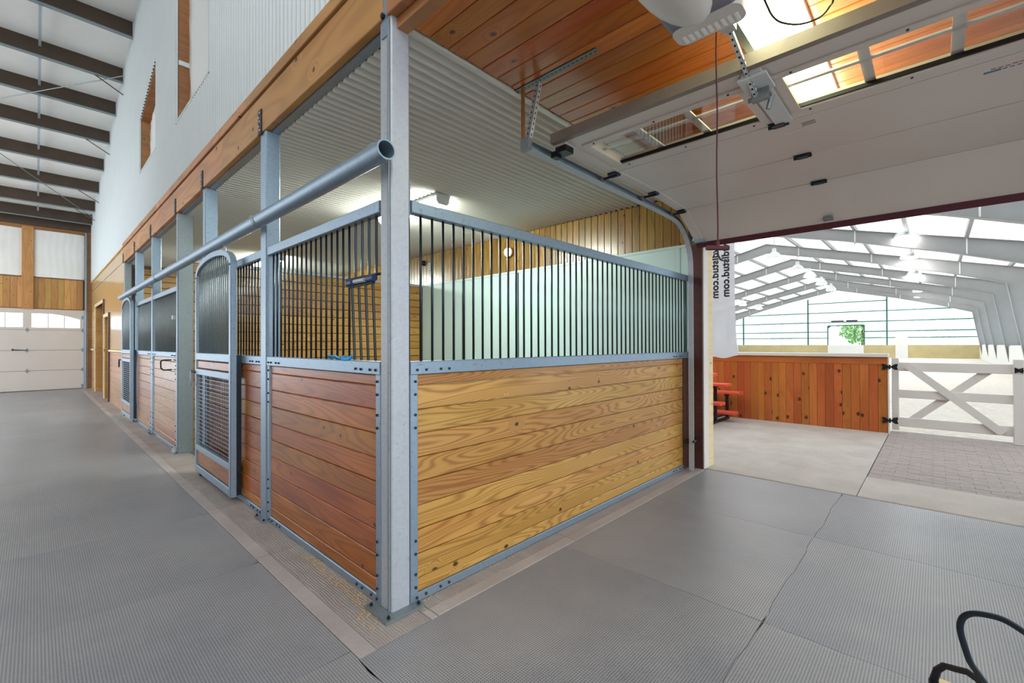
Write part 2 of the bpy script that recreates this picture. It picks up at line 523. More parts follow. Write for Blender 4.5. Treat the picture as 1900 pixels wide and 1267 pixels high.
# ------------------------------------------------------------------ stall fronts
def post(name, label, x0, x1, y0, y1, ztop, mat='galv', plate=.03, zplate=.014, group=None):
    t = thing(name, label, 'post', ((x0 + x1) / 2, (y0 + y1) / 2, 0), group)
    MB().cbox(x0, x1, y0, y1, .014, ztop, .006, 'z').build('shaft', mat, t)
    MB().cbox(x0 - plate - .012, x1 + plate, y0 - plate, y1 + plate, .0025, .016, .003, 'z').build('base_plate', 'galv_dark', t)
    bp_ = bpy.data.objects[sorted(c.name for c in t.children if c.name.startswith('base_plate'))[-1]]
    b = MB()
    for px, py in ((x0 - plate * .7, y0 - plate * .55), (x1 + plate * .6, y0 - plate * .55), (x0 - plate * .7, y1 + plate * .55)):
        b.lathe([(.010, 0), (.010, .008), (.005, .008), (.005, .016)], (px, py, .016), 6)
    b.build('anchor_bolts', 'bolt', bp_, kind='stuff')
    return t
pc = post('corner_post', 'thick galvanised steel corner post where the two stall fronts meet', 0, .11, 0, .11, 3.40, 'galv_light', .055)
b = MB().box(-.006, .0, .03, .085, 3.02, 3.36)
b.build('header_bracket', 'galv', pc)
MB().lathe([(.014, -.022), (.014, -.006)], (0, .06, 3.13), 6, 'x').build('bracket_bolt', 'bolt', pc)
MB().cbox(-.012, -.001, .012, .022, .02, 3.10, .001, 'z').build('weld_seam', 'galv_dark', pc)

SEAM = .1312
def grill(name, label, axis, u0, u1, mat, st=(True, True), barstart=None, gap_end=0, du=.078, group=None, skip=None, barmat='bar'):
    """welded stall front: u along the wall, w into the stall"""
    def P(b, u0, u1, w0, w1, z0, z1, ax):
        if axis == 'x': b.cbox(u0, u1, w0, w1, z0, z1, .004, {'u': 'x', 'z': 'z'}[ax])
        else: b.cbox(w0, w1, u0, u1, z0, z1, .004, {'u': 'y', 'z': 'z'}[ax])
        return b
    loc = ((u0 + u1) / 2, .03, 0) if axis == 'x' else (.03, (u0 + u1) / 2, 0)
    t = thing(name, label, 'stall divider', loc, group, 'thing')
    P(MB(), u0, u1, .004, .056, .004, .052, 'u').build('bottom_rail', 'galv', t)
    P(MB(), u0, u1, -.004, .060, 1.236, 1.308, 'u').build('middle_rail', 'galv', t)
    P(MB(), u0 + .012, u1 - gap_end, .000, .056, 2.112, 2.178, 'u').build('top_rail', 'galv', t)
    P(MB(), u0 - .0, u0 + .010, .01, .05, 2.09, 2.27, 'z').build('rail_clip', 'galv_dark', t)
    a, c = u0, u1
    if st[0]:
        P(MB(), u0, u0 + .048, .000, .050, .052, 1.236, 'z').build('stile', 'galv', t); a = u0 + .048
    if st[1]:
        P(MB(), u1 - .048, u1, .000, .050, .052, 1.236, 'z').build('stile', 'galv', t); c = u1 - .048
    bolts = MB()
    for z in (.09, .16, .27, .34, .95, 1.02, 1.13, 1.2):
        for on, uu in ((st[0], u0 + .03), (st[1], u1 - .03)):
            if on:
                if axis == 'x': bolts.lathe([(.008, 0), (.008, -.006), (.004, -.009)], (uu, 0, z), 6, 'y')
                else: bolts.lathe([(.008, 0), (.008, -.006), (.004, -.009)], (0, uu, z), 6, 'x')
    for zz, off in ((.03, .004), (1.262, -.004)):
        for du_ in (.04, .1, .2, .26):
            for uu in (u0 + du_, u1 - du_):
                if axis == 'x': bolts.lathe([(.008, 0), (.008, -.006), (.004, -.009)], (uu, off, zz), 6, 'y')
                else: bolts.lathe([(.008, 0), (.008, -.006), (.004, -.009)], (off, uu, zz), 6, 'x')
    bolts.build('bolts', 'bolt', t, kind='stuff')
    for k in range(10):
        z0 = .126 + SEAM * (k - 1) + .0018
        z1 = z0 + SEAM - .0036
        z0, z1 = max(z0, .053), min(z1, 1.2355)
        L, W = c - a - .002, z1 - z0
        lo = ((a + c) / 2, .030 + random.uniform(-.0015, .0015), (z0 + z1) / 2)
        if axis == 'x': plank('plank', L, W, .036, mat, 'x_z', lo, t, .005)
        else: plank('plank', L, W, .036, mat, 'y_z', (lo[1], lo[0], lo[2]), t, .005)
    u = u0 + .085 if barstart is None else barstart
    while u < u1 - .012:
        if not (skip and skip[0] < u < skip[1]):
            loc = (u, .028, 1.308) if axis == 'x' else (.028, u, 1.308)
            vbar(loc, .804, t, mat=barmat)
        u += du
    return t
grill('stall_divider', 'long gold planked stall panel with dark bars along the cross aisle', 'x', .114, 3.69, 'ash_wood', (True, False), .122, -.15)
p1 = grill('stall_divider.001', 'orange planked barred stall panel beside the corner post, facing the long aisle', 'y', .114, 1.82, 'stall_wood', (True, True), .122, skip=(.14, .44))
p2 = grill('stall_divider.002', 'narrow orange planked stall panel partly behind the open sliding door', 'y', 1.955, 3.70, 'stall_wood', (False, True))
p3 = grill('stall_divider.003', 'rosy planked stall panel just past the open stall doorway', 'y', 5.18, 6.90, 'rose_wood', (True, True), barmat='galv_dark')
p4 = grill('stall_divider.004', 'rosy planked stall panel beside the far arched sliding door', 'y', 7.02, 8.58, 'rose_wood', (True, True), barmat='galv_dark')
# extra bars of the cross-aisle panel past the planks
pr = bpy.data.objects['stall_divider']
for u in (3.71, 3.788, 3.83): vbar((u, .028, 1.308), .804, pr)
MB().cbox(3.69, 3.835, .0, .058, 1.236, 1.308, .004, 'x').build('middle_rail', 'galv_dark', pr)
# feed gate in the panel by the corner post: four bars that lean out, with a cross rod
fg = MB()
for y in (.2, .278, .356, .434):
    fg.tube([(.022, y, 1.31), (.006, y, 1.742)], .0075, 8)
    fg.tube([(.028, y, 1.79), (.028, y, 2.112)], .0075, 8)
fg.tube([(.012, .115, 1.783), (.006, .50, 1.783)], .008, 8)
fg.tube([(.006, .19, 1.742), (.006, .47, 1.742)], .009, 8)
fg.build('feed_gate', 'bar', p1, True)
for ya_, yb_, z_ in ((.40, .46, 1.758), (.16, .235, 1.762)):
    MB().tube([(-.006, ya_, z_), (-.006, yb_, z_)], .019, 10).build('gate_clamp', 'navy', p1, True)
MB().tube([(-.008, .26, 1.76), (-.008, .38, 1.76)], .013, 10).build('gate_latch_roller', 'galv_light', p1, True)
MB().box(3.15, 3.2, 0, 0, 0, 0)
# blue strap lying on the middle rail
b = MB()
pts = []
for i in range(26):
    a = i / 25
    pts.append((.0 + .02 * math.sin(a * 19), .44 + .26 * a, 1.322 + .008 * math.sin(a * 23)))
b.tube(pts, .009, 6, flat=(.006, .012))
tag(b.build('halter_strap', 'blue_strap', None, True), 'short bright blue halter strap lying on the stall rail near the corner post', 'strap')

def slot(t, y, x=.0):
    MB().box(-.026, -.019, y - .035, y + .035, 3.10, 3.30).build('header_bracket', 'black', t)
    b = MB()
    for k in range(5): b.lathe([(.009, -.034), (.009, -.026)], (0, y + (.012 if k % 2 else -.012), 3.13 + k * .035), 6, 'x')
    b.build('bracket_bolts', 'galv_light', t, kind='stuff')
q1 = post('stall_post', 'slim galvanised post between the two nearest aisle stall panels', -.008, .10, 1.825, 1.95, 3.11, 'galv'); slot(q1, 1.92)
q2 = post('stall_post.001', 'galvanised post rising behind the open arched sliding door', -.004, .115, 3.71, 3.81, 3.11, 'galv'); slot(q2, 3.77)
q3 = post('stall_post.002', 'wide galvanised post on the far side of the open stall doorway', -.004, .165, 5.06, 5.17, 3.11, 'galv_dark'); slot(q3, 5.14)
q4 = post('stall_post.003', 'thin galvanised post between the two rosy stall panels', -.004, .11, 6.91, 7.01, 3.11, 'galv'); slot(q4, 6.97)
q5 = post('stall_post.004', 'galvanised post at the near edge of the far arched sliding door', -.004, .11, 8.59, 8.70, 3.11, 'galv'); slot(q5, 8.66)
q6 = post('stall_post.005', 'last galvanised post where the stall row meets the plywood wall', -.004, .11, 10.13, 10.24, 3.11, 'galv_dark'); slot(q6, 10.19)
MB().box(-.012, -.004, 5.07, 5.11, .02, 2.4).build('stop_strip', 'galv', q3)
b = MB().cbox(-.05, .0, 5.10, 5.16, .016, .06, .004, 'y'); b.box(-.04, -.01, 5.105, 5.155, .06, .09); b.build('floor_guide', 'galv_light', q3)
# D handle and latch on the panel past the doorway
b = MB().tube([(-.0, 5.50, 1.20), (-.10, 5.45, 1.20), (-.13, 5.40, 1.18), (-.13, 5.38, 1.10), (-.10, 5.40, 1.07), (.0, 5.46, 1.07)], .009, 8)
b.build('pull_handle', 'black', p3, True)
MB().box(-.03, .0, 5.22, 5.30, 1.74, 1.79).build('latch_plate', 'galv_light', p3)

def sliding_door(name, label, y0, y1, x0=-.092, x1=-.040, full=True):
    t = thing(name, label, 'stall door', ((x0 + x1) / 2, (y0 + y1) / 2, .06))
    w = .055
    for a in (y0, y1 - w):
        MB().cbox(x0, x1, a, a + w, .06, 2.12, .005, 'z').build('stile', 'galv', t)
    MB().box(x0 + .001, x1 + .035, y0 + .002, y0 + .012, .07, 1.31).build('end_guard', 'bar', t)
    for nm, za, zb in (('bottom_rail', .065, .135), ('lower_rail', .295, .35), ('lock_rail', 1.09, 1.152), ('middle_rail', 1.245, 1.318)):
        MB().cbox(x0, x1, y0 + w, y1 - w, za, zb, .004, 'y').build(nm, 'galv', t)
    # arched head
    yc, hw = (y0 + y1) / 2, (y1 - y0) / 2
    n = 20
    out, inn = [], []
    for i in range(n + 1):
        a = PI * i / n
        out.append((yc + hw * math.cos(a), 2.105 + .195 * math.sin(a) ** .8))
        inn.append((yc + (hw - w) * math.cos(a), 2.105 + .145 * math.sin(a) ** .8))
    ab = MB()
    for i in range(n):
        vs = [(x, p[0], p[1]) for x in (x0, x1) for p in (out[i], out[i + 1], inn[i + 1], inn[i])]
        ab.add(vs, [(0, 1, 2, 3), (7, 6, 5, 4), (0, 4, 5, 1), (2, 6, 7, 3), (0, 3, 7, 4), (1, 5, 6, 2)])
    ab.build('arched_head', 'galv', t)
    for za, zb in ((.137, .293), (1.154, 1.243)):
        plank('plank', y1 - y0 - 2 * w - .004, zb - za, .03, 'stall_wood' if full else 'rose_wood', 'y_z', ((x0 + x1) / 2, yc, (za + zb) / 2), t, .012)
    u = y0 + w + .05
    while u < y1 - w - .02:
        c = (u - yc) / (hw - w)
        top = 2.105 + .145 * max(0, 1 - c * c) ** .4
        vbar(((x0 + x1) / 2, u, 1.318), round(top - 1.318, 2) + .01, t, .008, 'galv_dark')
        u += .068
    m, mv = MB(), MB()
    nz, ny = 19, 20
    for i in range(1, nz): m.tube([(x0 + .018, y0 + w, .35 + .74 * i / nz), (x0 + .018, y1 - w, .35 + .74 * i / nz)], .0034, 5, caps=False)
    for i in range(1, ny):
        y = y0 + w + (y1 - y0 - 2 * w) * i / ny
        mv.tube([(x0 + .026, y, .35), (x0 + .026, y, 1.09)], .0026, 5, caps=False)
    m.build('mesh_wires', 'galv', t, kind='stuff')
    mv.build('mesh_uprights', 'bar', t, kind='stuff')
    for y in (y0 + .25, y1 - .25):
        h = MB().tube([(-.066, y, 2.24), (-.066, y, 2.29), (-.075, y + .015, 2.312), (-.085, y + .03, 2.326)], .007, 6)
        h.build('track_hanger', 'galv_light', t, True)
    # latch ring on the far stile
    yr = y1 + .02
    h = MB().tube([(x0 - .012, y1 - .03, 1.11), (x0 - .012, y1 + .12, 1.12)], .009, 8)
    lr_ = h.build('latch_rod', 'bolt', t, True)
    rg = [(x0 - .03 + .01 * math.cos(2 * PI * i / 18), y1 + .05 + .052 * math.cos(2 * PI * i / 18), 1.045 + .075 * math.sin(2 * PI * i / 18)) for i in range(18)]
    MB().tube(rg, .008, 8, close=True).build('latch_ring', 'galv_light' if full else 'black', lr_, True)
    wl = MB().tube([(x1 - .02, y1 - .04, .032), (x1 + .0, y1 - .04, .032)], .03, 12)
    wl.build('bottom_roller', 'black', t, True)
    return t
sliding_door('sliding_door', 'open arched galvanised sliding stall door with bars and wire mesh, nearest the camera', 2.45, 3.72)
sliding_door('sliding_door.001', 'far arched sliding stall door closed beside the plywood wall', 8.52, 9.72, full=False)
# overhead track for both doors
tr = thing('door_track', 'long round galvanised rail running above the sliding stall doors', 'rail', (-.08, 5, 2.36))
nn = 16
prof_o = [(-.08 + .052 * math.cos(2 * PI * i / nn), 2.362 + .050 * math.sin(2 * PI * i / nn)) for i in range(nn)]
prof_i = [(-.08 + .044 * math.cos(2 * PI * i / nn), 2.362 + .042 * math.sin(2 * PI * i / nn)) for i in range(nn)]
b = MB()
ya, yb = -.085, 9.95
vs = [(p[0], y, p[1]) for y in (ya, yb) for p in prof_o] + [(p[0], y, p[1]) for y in (ya, yb) for p in prof_i]
fs = []
for i in range(nn):
    j = (i + 1) % nn
    fs += [(i, j, nn + j, nn + i), (2 * nn + i, 3 * nn + i, 3 * nn + j, 2 * nn + j), (i, 2 * nn + i, 2 * nn + j, j), (nn + i, nn + j, 3 * nn + j, 3 * nn + i)]
b.add(vs, fs).build('track_tube', 'galv', tr, True)
for y in (.04, 1.89, 3.76, 5.12, 6.96, 8.64):
    MB().box(-.10, -.002, y - .03, y + .03, 2.409, 2.421).box(-.006, -.001, y - .03, y + .03, 2.37, 2.47).build('track_bracket', 'galv_dark', tr)
for y in (1.72, 5.9):
    r = [(-.08 + .056 * math.cos(2 * PI * i / 16), 2.362 + .054 * math.sin(2 * PI * i / 16)) for i in range(16)]
    MB().prism(r, 'y', y, y + .05).build('track_coupling', 'galv_dark', tr, True)

# ------------------------------------------------------------------ header beam, upper wall, ceilings
beam = struct('trim_1', 'knotty pine header beam above the stall fronts', 'beam', (0, 5, 3.1))
for ya, yb in ((-5.2, .02), (.07, 3.0), (3.0, 7.2), (7.2, 10.2)):
    plank('beam_board', yb - ya - .004, .30, .05, 'beam_wood', 'y_z', (.008, (ya + yb) / 2, 3.265), beam, .004)
for ya, yb in ((-5.2, 2.2), (2.2, 6.4), (6.4, 10.2)):
    plank('cap_board', yb - ya - .004, .085, .06, 'beam_wood', 'y_z', (-.004, (ya + yb) / 2, 3.468), beam, .004)
MB().box(.034, .09, .12, 10.2, 3.104, 3.13).build('edge_flashing', 'galv', beam)
MB().box(.034, .10, -5.2, .0, 3.06, 3.40).build('cross_aisle_lintel', 'beam_wood', beam)

def rib_wall(name, mat, parent, fixed, a0, a1, b0, b1, plane, pitch=.0762, amp=.009, holes=()):
    """corrugated sheet; ribs run along b; a is the wave direction"""
    pass
def roofz(y): return 5.45 + .216 * (18.1 - y)
upper = struct('wall_upper', 'tall white ribbed steel wall above the pine header beam', 'wall', (0, 8, 3.5))
WIN = [(3.49, 5.11, 4.30, 6.6, 0), (6.54, 8.06, 4.42, 5.79, .29)]
def wintop(w, y): return w[3] - w[4] * (y - w[0])
b = MB()
pitch, amp, seg = .0762, .011, 6
Y0, Y1 = -5.2, 18.1
ycoords = []
y = Y0
while y < Y1: ycoords.append(y); y += pitch / seg
ycoords.append(Y1)
for w in WIN: ycoords += [w[0], w[1]]
ycoords = sorted(set(ycoords))
def wx(y): return -.012 + amp * math.cos(2 * PI * y / pitch)
for ya, yb in zip(ycoords[:-1], ycoords[1:]):
    ym = (ya + yb) / 2
    zt = lambda y: roofz(y) + .05
    spans = [(3.51 if ya < 10.2 else 3.46, None)]
    w = next((w for w in WIN if w[0] <= ym <= w[1]), None)
    def quad(za0, za1, zb0, zb1):
        b.add([(wx(ya), ya, za0), (wx(yb), yb, zb0), (wx(yb), yb, zb1), (wx(ya), ya, za1)], [(0, 1, 2, 3)])
    zb_ = spans[0][0]
    if w:
        quad(zb_, w[2], zb_, w[2])
        quad(wintop(w, ya), zt(ya), wintop(w, yb), zt(yb))
    else:
        quad(zb_, zt(ya), zb_, zt(yb))
o = b.build('ribbed_sheet', 'white_steel', upper, True)
MB().box(.10, .16, -5.2, 18.1, 3.15, 4.25).box(.16, .2, -5.2, 18.1, 3.15, 9.2).build('backing', 'insul', upper)
for i, w in enumerate(WIN):
    wn = struct('window_%d' % (i + 1), ('tall white filmed window opening in the ribbed wall, nearest the camera', 'smaller slant-topped filmed window opening in the ribbed wall')[i], 'window', (0, (w[0] + w[1]) / 2, w[2]))
    d = .15
    MB().box(0.004, d, w[1] - .04, w[1], w[2], wintop(w, w[1])).build('far_jamb', 'brown_wood', wn)
    MB().box(0.004, d, w[0], w[0] + .04, w[2], wintop(w, w[0])).build('near_jamb', 'brown_wood', wn)
    MB().box(-.02, d, w[0], w[1], w[2] - .03, w[2]).build('sill', 'white_steel', wn)
    hb = MB().add([(x, y, wintop(w, y) + dz) for x in (-.0, d) for y in (w[0], w[1]) for dz in (-.04, .0)],
                  [(0, 1, 3, 2), (4, 6, 7, 5), (0, 4, 5, 1), (2, 3, 7, 6), (0, 2, 6, 4), (1, 5, 7, 3)])
    hb.build('head', 'brown_wood', wn)
    for yv in (w[0], w[1]):
        MB().box(-.022, -.002, yv - .02, yv + .02, w[2] - .03, wintop(w, yv) + .02).build('white_trim', 'white_steel', wn)
    if i == 0:
        MB().box(.0, d, w[1] - .06, w[1] - .04, 5.03, 5.09).build('splice_block', 'white_steel', wn)
    # slack plastic film across the back of the opening
    fv, ff = [], []
    for a in range(11):
        for c in range(9):
            y = w[0] + (w[1] - w[0]) * a / 10
            z = w[2] + (wintop(w, y) - w[2]) * c / 8
            fv.append((d - .03 + .014 * math.sin(a * 2.1 + c) * math.cos(c * 1.7), y, z))
    for a in range(10):
        for c in range(8):
            k = a * 9 + c
            ff.append((k, k + 9, k + 10, k + 1))
    MB().add(fv, ff).build('plastic_film', 'arena_white', wn, True)

# white ribbed stall ceiling (ribs run across the stall)
sceil = struct('ceiling.001', 'white ribbed steel ceiling over the stalls', 'ceiling', (2, 5, 3.1))
b = MB()
y, prev = .03, None
vs, fs = [], []
k = 0
while y < 10.3:
    z = 3.112 + .018 * math.cos(2 * PI * y / .0762)
    vs += [(.09, y, z), (XD, y, z)]
    if k: fs.append((2 * k - 2, 2 * k - 1, 2 * k + 1, 2 * k))
    y += .0762 / 8; k += 1
b.add(vs, fs).build('ribbed_sheet', 'white_ceil', sceil, True)
MB().box(.09, XD, -.004, .03, 3.085, 3.13).build('edge_trim', 'white_ceil', sceil)
MB().box(.0, XD2, -.004, 18.1, 3.14, 3.16).build('loft_floor', 'slab', sceil)  # unseen plane added above the ceiling to shut out sky light

# pine board ceiling of the cross aisle
wceil = struct('ceiling', 'orange varnished pine board ceiling over the cross aisle', 'ceiling', (2, -2, 3.1))
w = .131
n = int((XD - .10) / w)
for i in range(n + 1):
    x = .10 + w * (i + .5)
    ww = w - .005
    if x + ww / 2 > XD: break
    plank('board', 5.18, ww, .02, 'ceil_wood', 'y_x', (x, -2.61, 3.108 + random.uniform(-.001, .001)), wceil, .004)
MB().box(.0, XD2, -5.2, -.005, 3.125, 3.16).build('ceiling_deck', 'dark_wood', wceil)

# barn roof over the long aisle
roof = struct('ceiling.002', 'white insulated barn roof with brown purlins over the long aisle', 'ceiling', (-2, 10, 6))
XR = -6.5
NY = 40
rv, rf = [], []
for i in range(NY + 1):
    for j in range(9):
        y = -7.0 + (18.3 + 7.0) * i / NY
        x = XR + (-XR) * j / 8
        sag = .035 * math.sin(PI * ((y * .74) % 1.0)) + .008 * math.sin(x * 5 + y * 7)
        rv.append((x, y, roofz(y) + .02 - sag))
for i in range(NY):
    for j in range(8):
        k = i * 9 + j
        rf.append((k, k + 9, k + 10, k + 1))
MB().add(rv, rf).build('insulation', 'insul', roof, True)
MB().add([(XR, -7, roofz(-7) + .1), (0, -7, roofz(-7) + .1), (0, 18.3, roofz(18.3) + .1), (XR, 18.3, roofz(18.3) + .1)], [(0, 1, 2, 3)]).build('roof_deck', 'slab', roof)
pys = [17.55, 16.55, 15.3, 13.98, 12.62, 11.4, 10.2, 8.85, 7.5, 6.1, 4.7, 3.2]
for y in pys:
    zt = roofz(y)
    MB().box(XR, -.03, y - .010, y + .010, zt - .32, zt - .0).build('purlin_web', 'purlin', roof)
    MB().box(XR, -.03, y - .075, y + .010, zt - .332, zt - .315).build('purlin_flange', 'purlin_edge', roof)
for xs in (-1.22, -3.4):
    for i, y in enumerate(pys[:-1]):
        y2 = pys[i + 1]
        MB().box(xs - .022, xs + .022, y2, y2 + .03, roofz(y2) - .36, roofz(y2)).build('bridging_strap', 'strap', roof)
    vs = []
    MB().add([(xs + sx, y, roofz(y) + dz) for y in (3.0, 17.6) for sx in (-.02, .02) for dz in (-.125, -.105)],
             [(0, 1, 3, 2), (4, 6, 7, 5), (0, 4, 5, 1), (2, 3, 7, 6), (0, 2, 6, 4), (1, 5, 7, 3)]).build('sag_strap', 'strap', roof)
for (a, c) in (((-.05, 9.9), (-3.2, 13.4)), ((-.05, 16.9), (-2.4, 13.2))):
    MB().tube([(a[0], a[1], roofz(a[1]) - .36), (c[0], c[1], roofz(c[1]) - .36)], .009, 6).build('brace_rod', 'galv_dark', roof, True)
for y in (10.2, 12.62, 15.3, 16.55):
    MB().tube([(-.04, y - .15, roofz(y) - .62), (-.5, y, roofz(y) - .30)], .012, 6).build('flange_brace', 'purlin', roof, True)
wl_ = struct('wall_left', 'unseen brown and white wall added left of the long aisle to dim it', 'wall', (-5.95, 5, 0))  # unseen side wall, added in brown to darken the left-facing stall fronts
MB().box(-6.0, -5.9, -7, 8.0, 0, 3.2).build('lower_liner', 'brown_wood', wl_)
MB().box(-6.0, -5.9, -7, 8.0, 3.2, 7.6).build('upper_liner', 'insul', wl_)

# ------------------------------------------------------------------ far end wall and its overhead door
YF = 18.1
wall = struct('wall_far', 'far end wall of pine boards and white filmed insulation bays', 'wall', (-2, YF, 0))
MB().box(-6.5, .2, YF + .12, YF + .2, 2.5, 5.6).box(-.12, .2, YF + .12, YF + .2, 0, 2.5).build('sheathing', 'slab', wall)
x = -.2
k = 0
while x > -6.3:
    plank('board', .94, .142, .02, 'far_pine', 'z_x', (x - .0725, YF + .09, 3.03), wall, .004)
    x -= .1445
    k += 1
MB().cbox(-6.4, -.12, YF + .05, YF + .11, 2.525, 2.56, .004, 'x').build('lower_rail', 'brown_wood', wall)
MB().cbox(-6.4, -.12, YF + .05, YF + .11, 3.50, 3.54, .004, 'x').build('upper_rail', 'brown_wood', wall)
for xc in (-1.43, -2.95, -4.5):
    plank('post', 2.55, .25, .08, 'far_pine', 'z_x', (xc, YF + .03, 3.80), wall)
    MB().box(xc - .16, xc + .16, YF - .02, YF + .08, 5.05, 5.12).build('post_cap', 'brown_wood', wall)
MB().cbox(-6.4, -.10, YF + .0, YF + .12, 4.98, 5.09, .005, 'x').build('head_board', 'brown_wood', wall)
MB().cbox(-6.4, -.02, YF - .06, YF + .12, 5.09, 5.42, .01, 'x').build('eave_strut', 'purlin', wall)
MB().cbox(-.10, .0, YF - .02, YF + .1, 0, 5.1, .004, 'z').build('corner_post', 'brown_wood', wall)
xs = [-.12, -1.305, -1.555, -2.825, -3.075, -4.375, -4.6, -6.4]
for a, c in ((-.17, -1.305), (-1.555, -2.825), (-3.075, -4.375), (-4.625, -6.3)):
    fv, ff = [], []
    for i in range(25):
        for j in range(13):
            x_ = a + (c - a) * i / 24
            z_ = 3.53 + 1.46 * j / 12
            edge = math.sin(PI * i / 24) ** .5
            fv.append((x_, YF + .06 - edge * (.03 + .004 * math.sin(i * 1.9 + math.sin(j * .7)) + .004 * math.sin(j * 1.3 + i * .6)), z_))
    for i in range(24):
        for j in range(12):
            q = i * 13 + j
            ff.append((q, q + 13, q + 14, q + 1))
    MB().add(fv, ff).build('insulation_bay', 'insul', wall, True)
dp = thing('downpipe', 'slim vertical steel pipe beside the far white overhead door', 'pipe', (-.135, YF - .06, 0))
MB().tube([(-.135, YF - .06, 0), (-.135, YF - .06, 5.05)], .03, 10).build('pipe', 'galv_dark', dp, True)
for z in (.3, 1.3, 2.3, 3.6, 4.6): MB().box(-.17, -.10, YF - .03, YF + .0, z, z + .04).build('pipe_clip', 'galv', dp)

fd = struct('door_1', 'closed white overhead door with lit arched windows at the far end', 'door', (-1.4, YF + .05, 0))
DX0, DX1 = -2.72, -.165
zs_ = [.015, .625, 1.255, 1.885, 2.53]
for i in range(3):
    MB().cbox(DX0, DX1, YF + .03, YF + .075, zs_[i] + .003, zs_[i + 1] - .003, .006, 'x').build('door_section', 'door_white', fd)
MB().box(DX0, DX1, YF + .076, YF + .082, -.005, 1.96).build('weather_backing', 'slab', fd)  # added sheet behind the sections, keeps daylight out of the seams
# top section frame with two window openings, three panes each
wins = [(-1.345, -.275), (-2.60, -1.53)]
b = MB()
b.box(DX0, DX1, YF + .03, YF + .075, 1.888, 1.965).box(DX0, DX1, YF + .03, YF + .075, 2.39, 2.527)
b.box(wins[0][1], DX1, YF + .03, YF + .075, 1.965, 2.39).box(wins[1][1], wins[0][0], YF + .03, YF + .075, 1.965, 2.39).box(DX0, wins[1][0], YF + .03, YF + .075, 1.965, 2.39)
b.build('top_section', 'door_white', fd)
for a, c in wins:
    arch = MB()
    for i in range(12):
        t0, t1 = i / 12, (i + 1) / 12
        f = lambda t: 2.39 - .16 * max(0, (t if a > -1.4 else 1 - t) - .35) ** 1.6 / .65 ** 1.6
        xa, xb = a + (c - a) * t0, a + (c - a) * t1
        arch.add([(x_, y_, z_) for y_ in (YF + .035, YF + .07) for (x_, z_) in ((xa, f(t0)), (xb, f(t1)), (xb, 2.395), (xa, 2.395))],
                 [(0, 1, 2, 3), (7, 6, 5, 4), (0, 4, 5, 1), (2, 6, 7, 3)])
    arch.build('window_arch', 'door_white', fd)
    for i in (1, 2):
        xm = a + (c - a) * i / 3
        MB().box(xm - .012, xm + .012, YF + .038, YF + .068, 1.965, 2.39).build('muntin', 'door_white', fd)
    MB().box(a, c, YF + .045, YF + .065, 2.18, 2.195).build('muntin', 'door_white', fd)
    MB().box(a, c, YF + .05, YF + .056, 1.965, 2.39).build('pane', 'glass', fd)
for z in (.625, 1.255, 1.885):
    for x_ in (-1.44, -.21):
        MB().prism([(x_ - .05, z), (x_ - .02, z + .03), (x_, z + .075), (x_ + .02, z + .03), (x_ + .05, z), (x_ + .02, z - .03), (x_, z - .075), (x_ - .02, z - .03)], 'y', YF + .018, YF + .03).build('hinge', 'galv_dark', fd)
for z in (2.3, .1): MB().box(-.24, -.17, YF + .01, YF + .03, z - .05, z + .05).build('hinge', 'galv_dark', fd)
MB().tube([(-1.44, YF + .01, 1.255), (-1.72, YF + .01, 1.275)], .012, 6).tube([(-1.72, YF + .0, 1.275), (-1.75, YF + .0, 1.275)], .028, 8).build('lock_bar', 'black', fd, True)
MB().box(-.19, -.13, YF + .0, YF + .03, 0, 2.5).build('side_track', 'galv', fd)

# plywood wall past the stalls with two doorways
pw = struct('wall_aisle', 'glossy plywood wall above rosy planks past the last stall', 'wall', (0, 14, 0))
segs = [(10.25, 12.93), (13.95, 14.2), (16.55, 18.1)]
for a, c in segs:
    plank('plywood_sheet', c - a - .004, 3.45 - 1.30, .04, 'ply', 'y_z', (.02, (a + c) / 2, (3.45 + 1.30) / 2), pw, .002)
    for k in range(10):
        z0 = max(.0, .126 + SEAM * (k - 1)); z1 = min(.126 + SEAM * k - .003, 1.24)
        plank('plank', c - a - .004, z1 - z0, .04, 'rose_wood', 'y_z', (.02, (a + c) / 2, (z0 + z1) / 2), pw, .005)
    MB().cbox(-.025, .04, a, c, 1.245, 1.295, .006, 'y').build('chair_rail', 'cream_wood', pw)
for a, c, zt in ((12.93, 13.95, 2.13), (14.2, 16.55, 2.55)):
    plank('plywood_sheet', c - a - .004, 3.45 - zt, .04, 'ply', 'y_z', (.02, (a + c) / 2, (3.45 + zt) / 2), pw, .002)
MB().cbox(-.03, -.0, 10.25, 18.1, 3.44, 3.475, .004, 'y').build('top_trim', 'cream_wood', pw)
MB().box(.04, .06, 10.25, 12.9, 0, 3.45).box(.04, .06, 16.6, 18.1, 0, 3.45).build('backing', 'slab', pw)
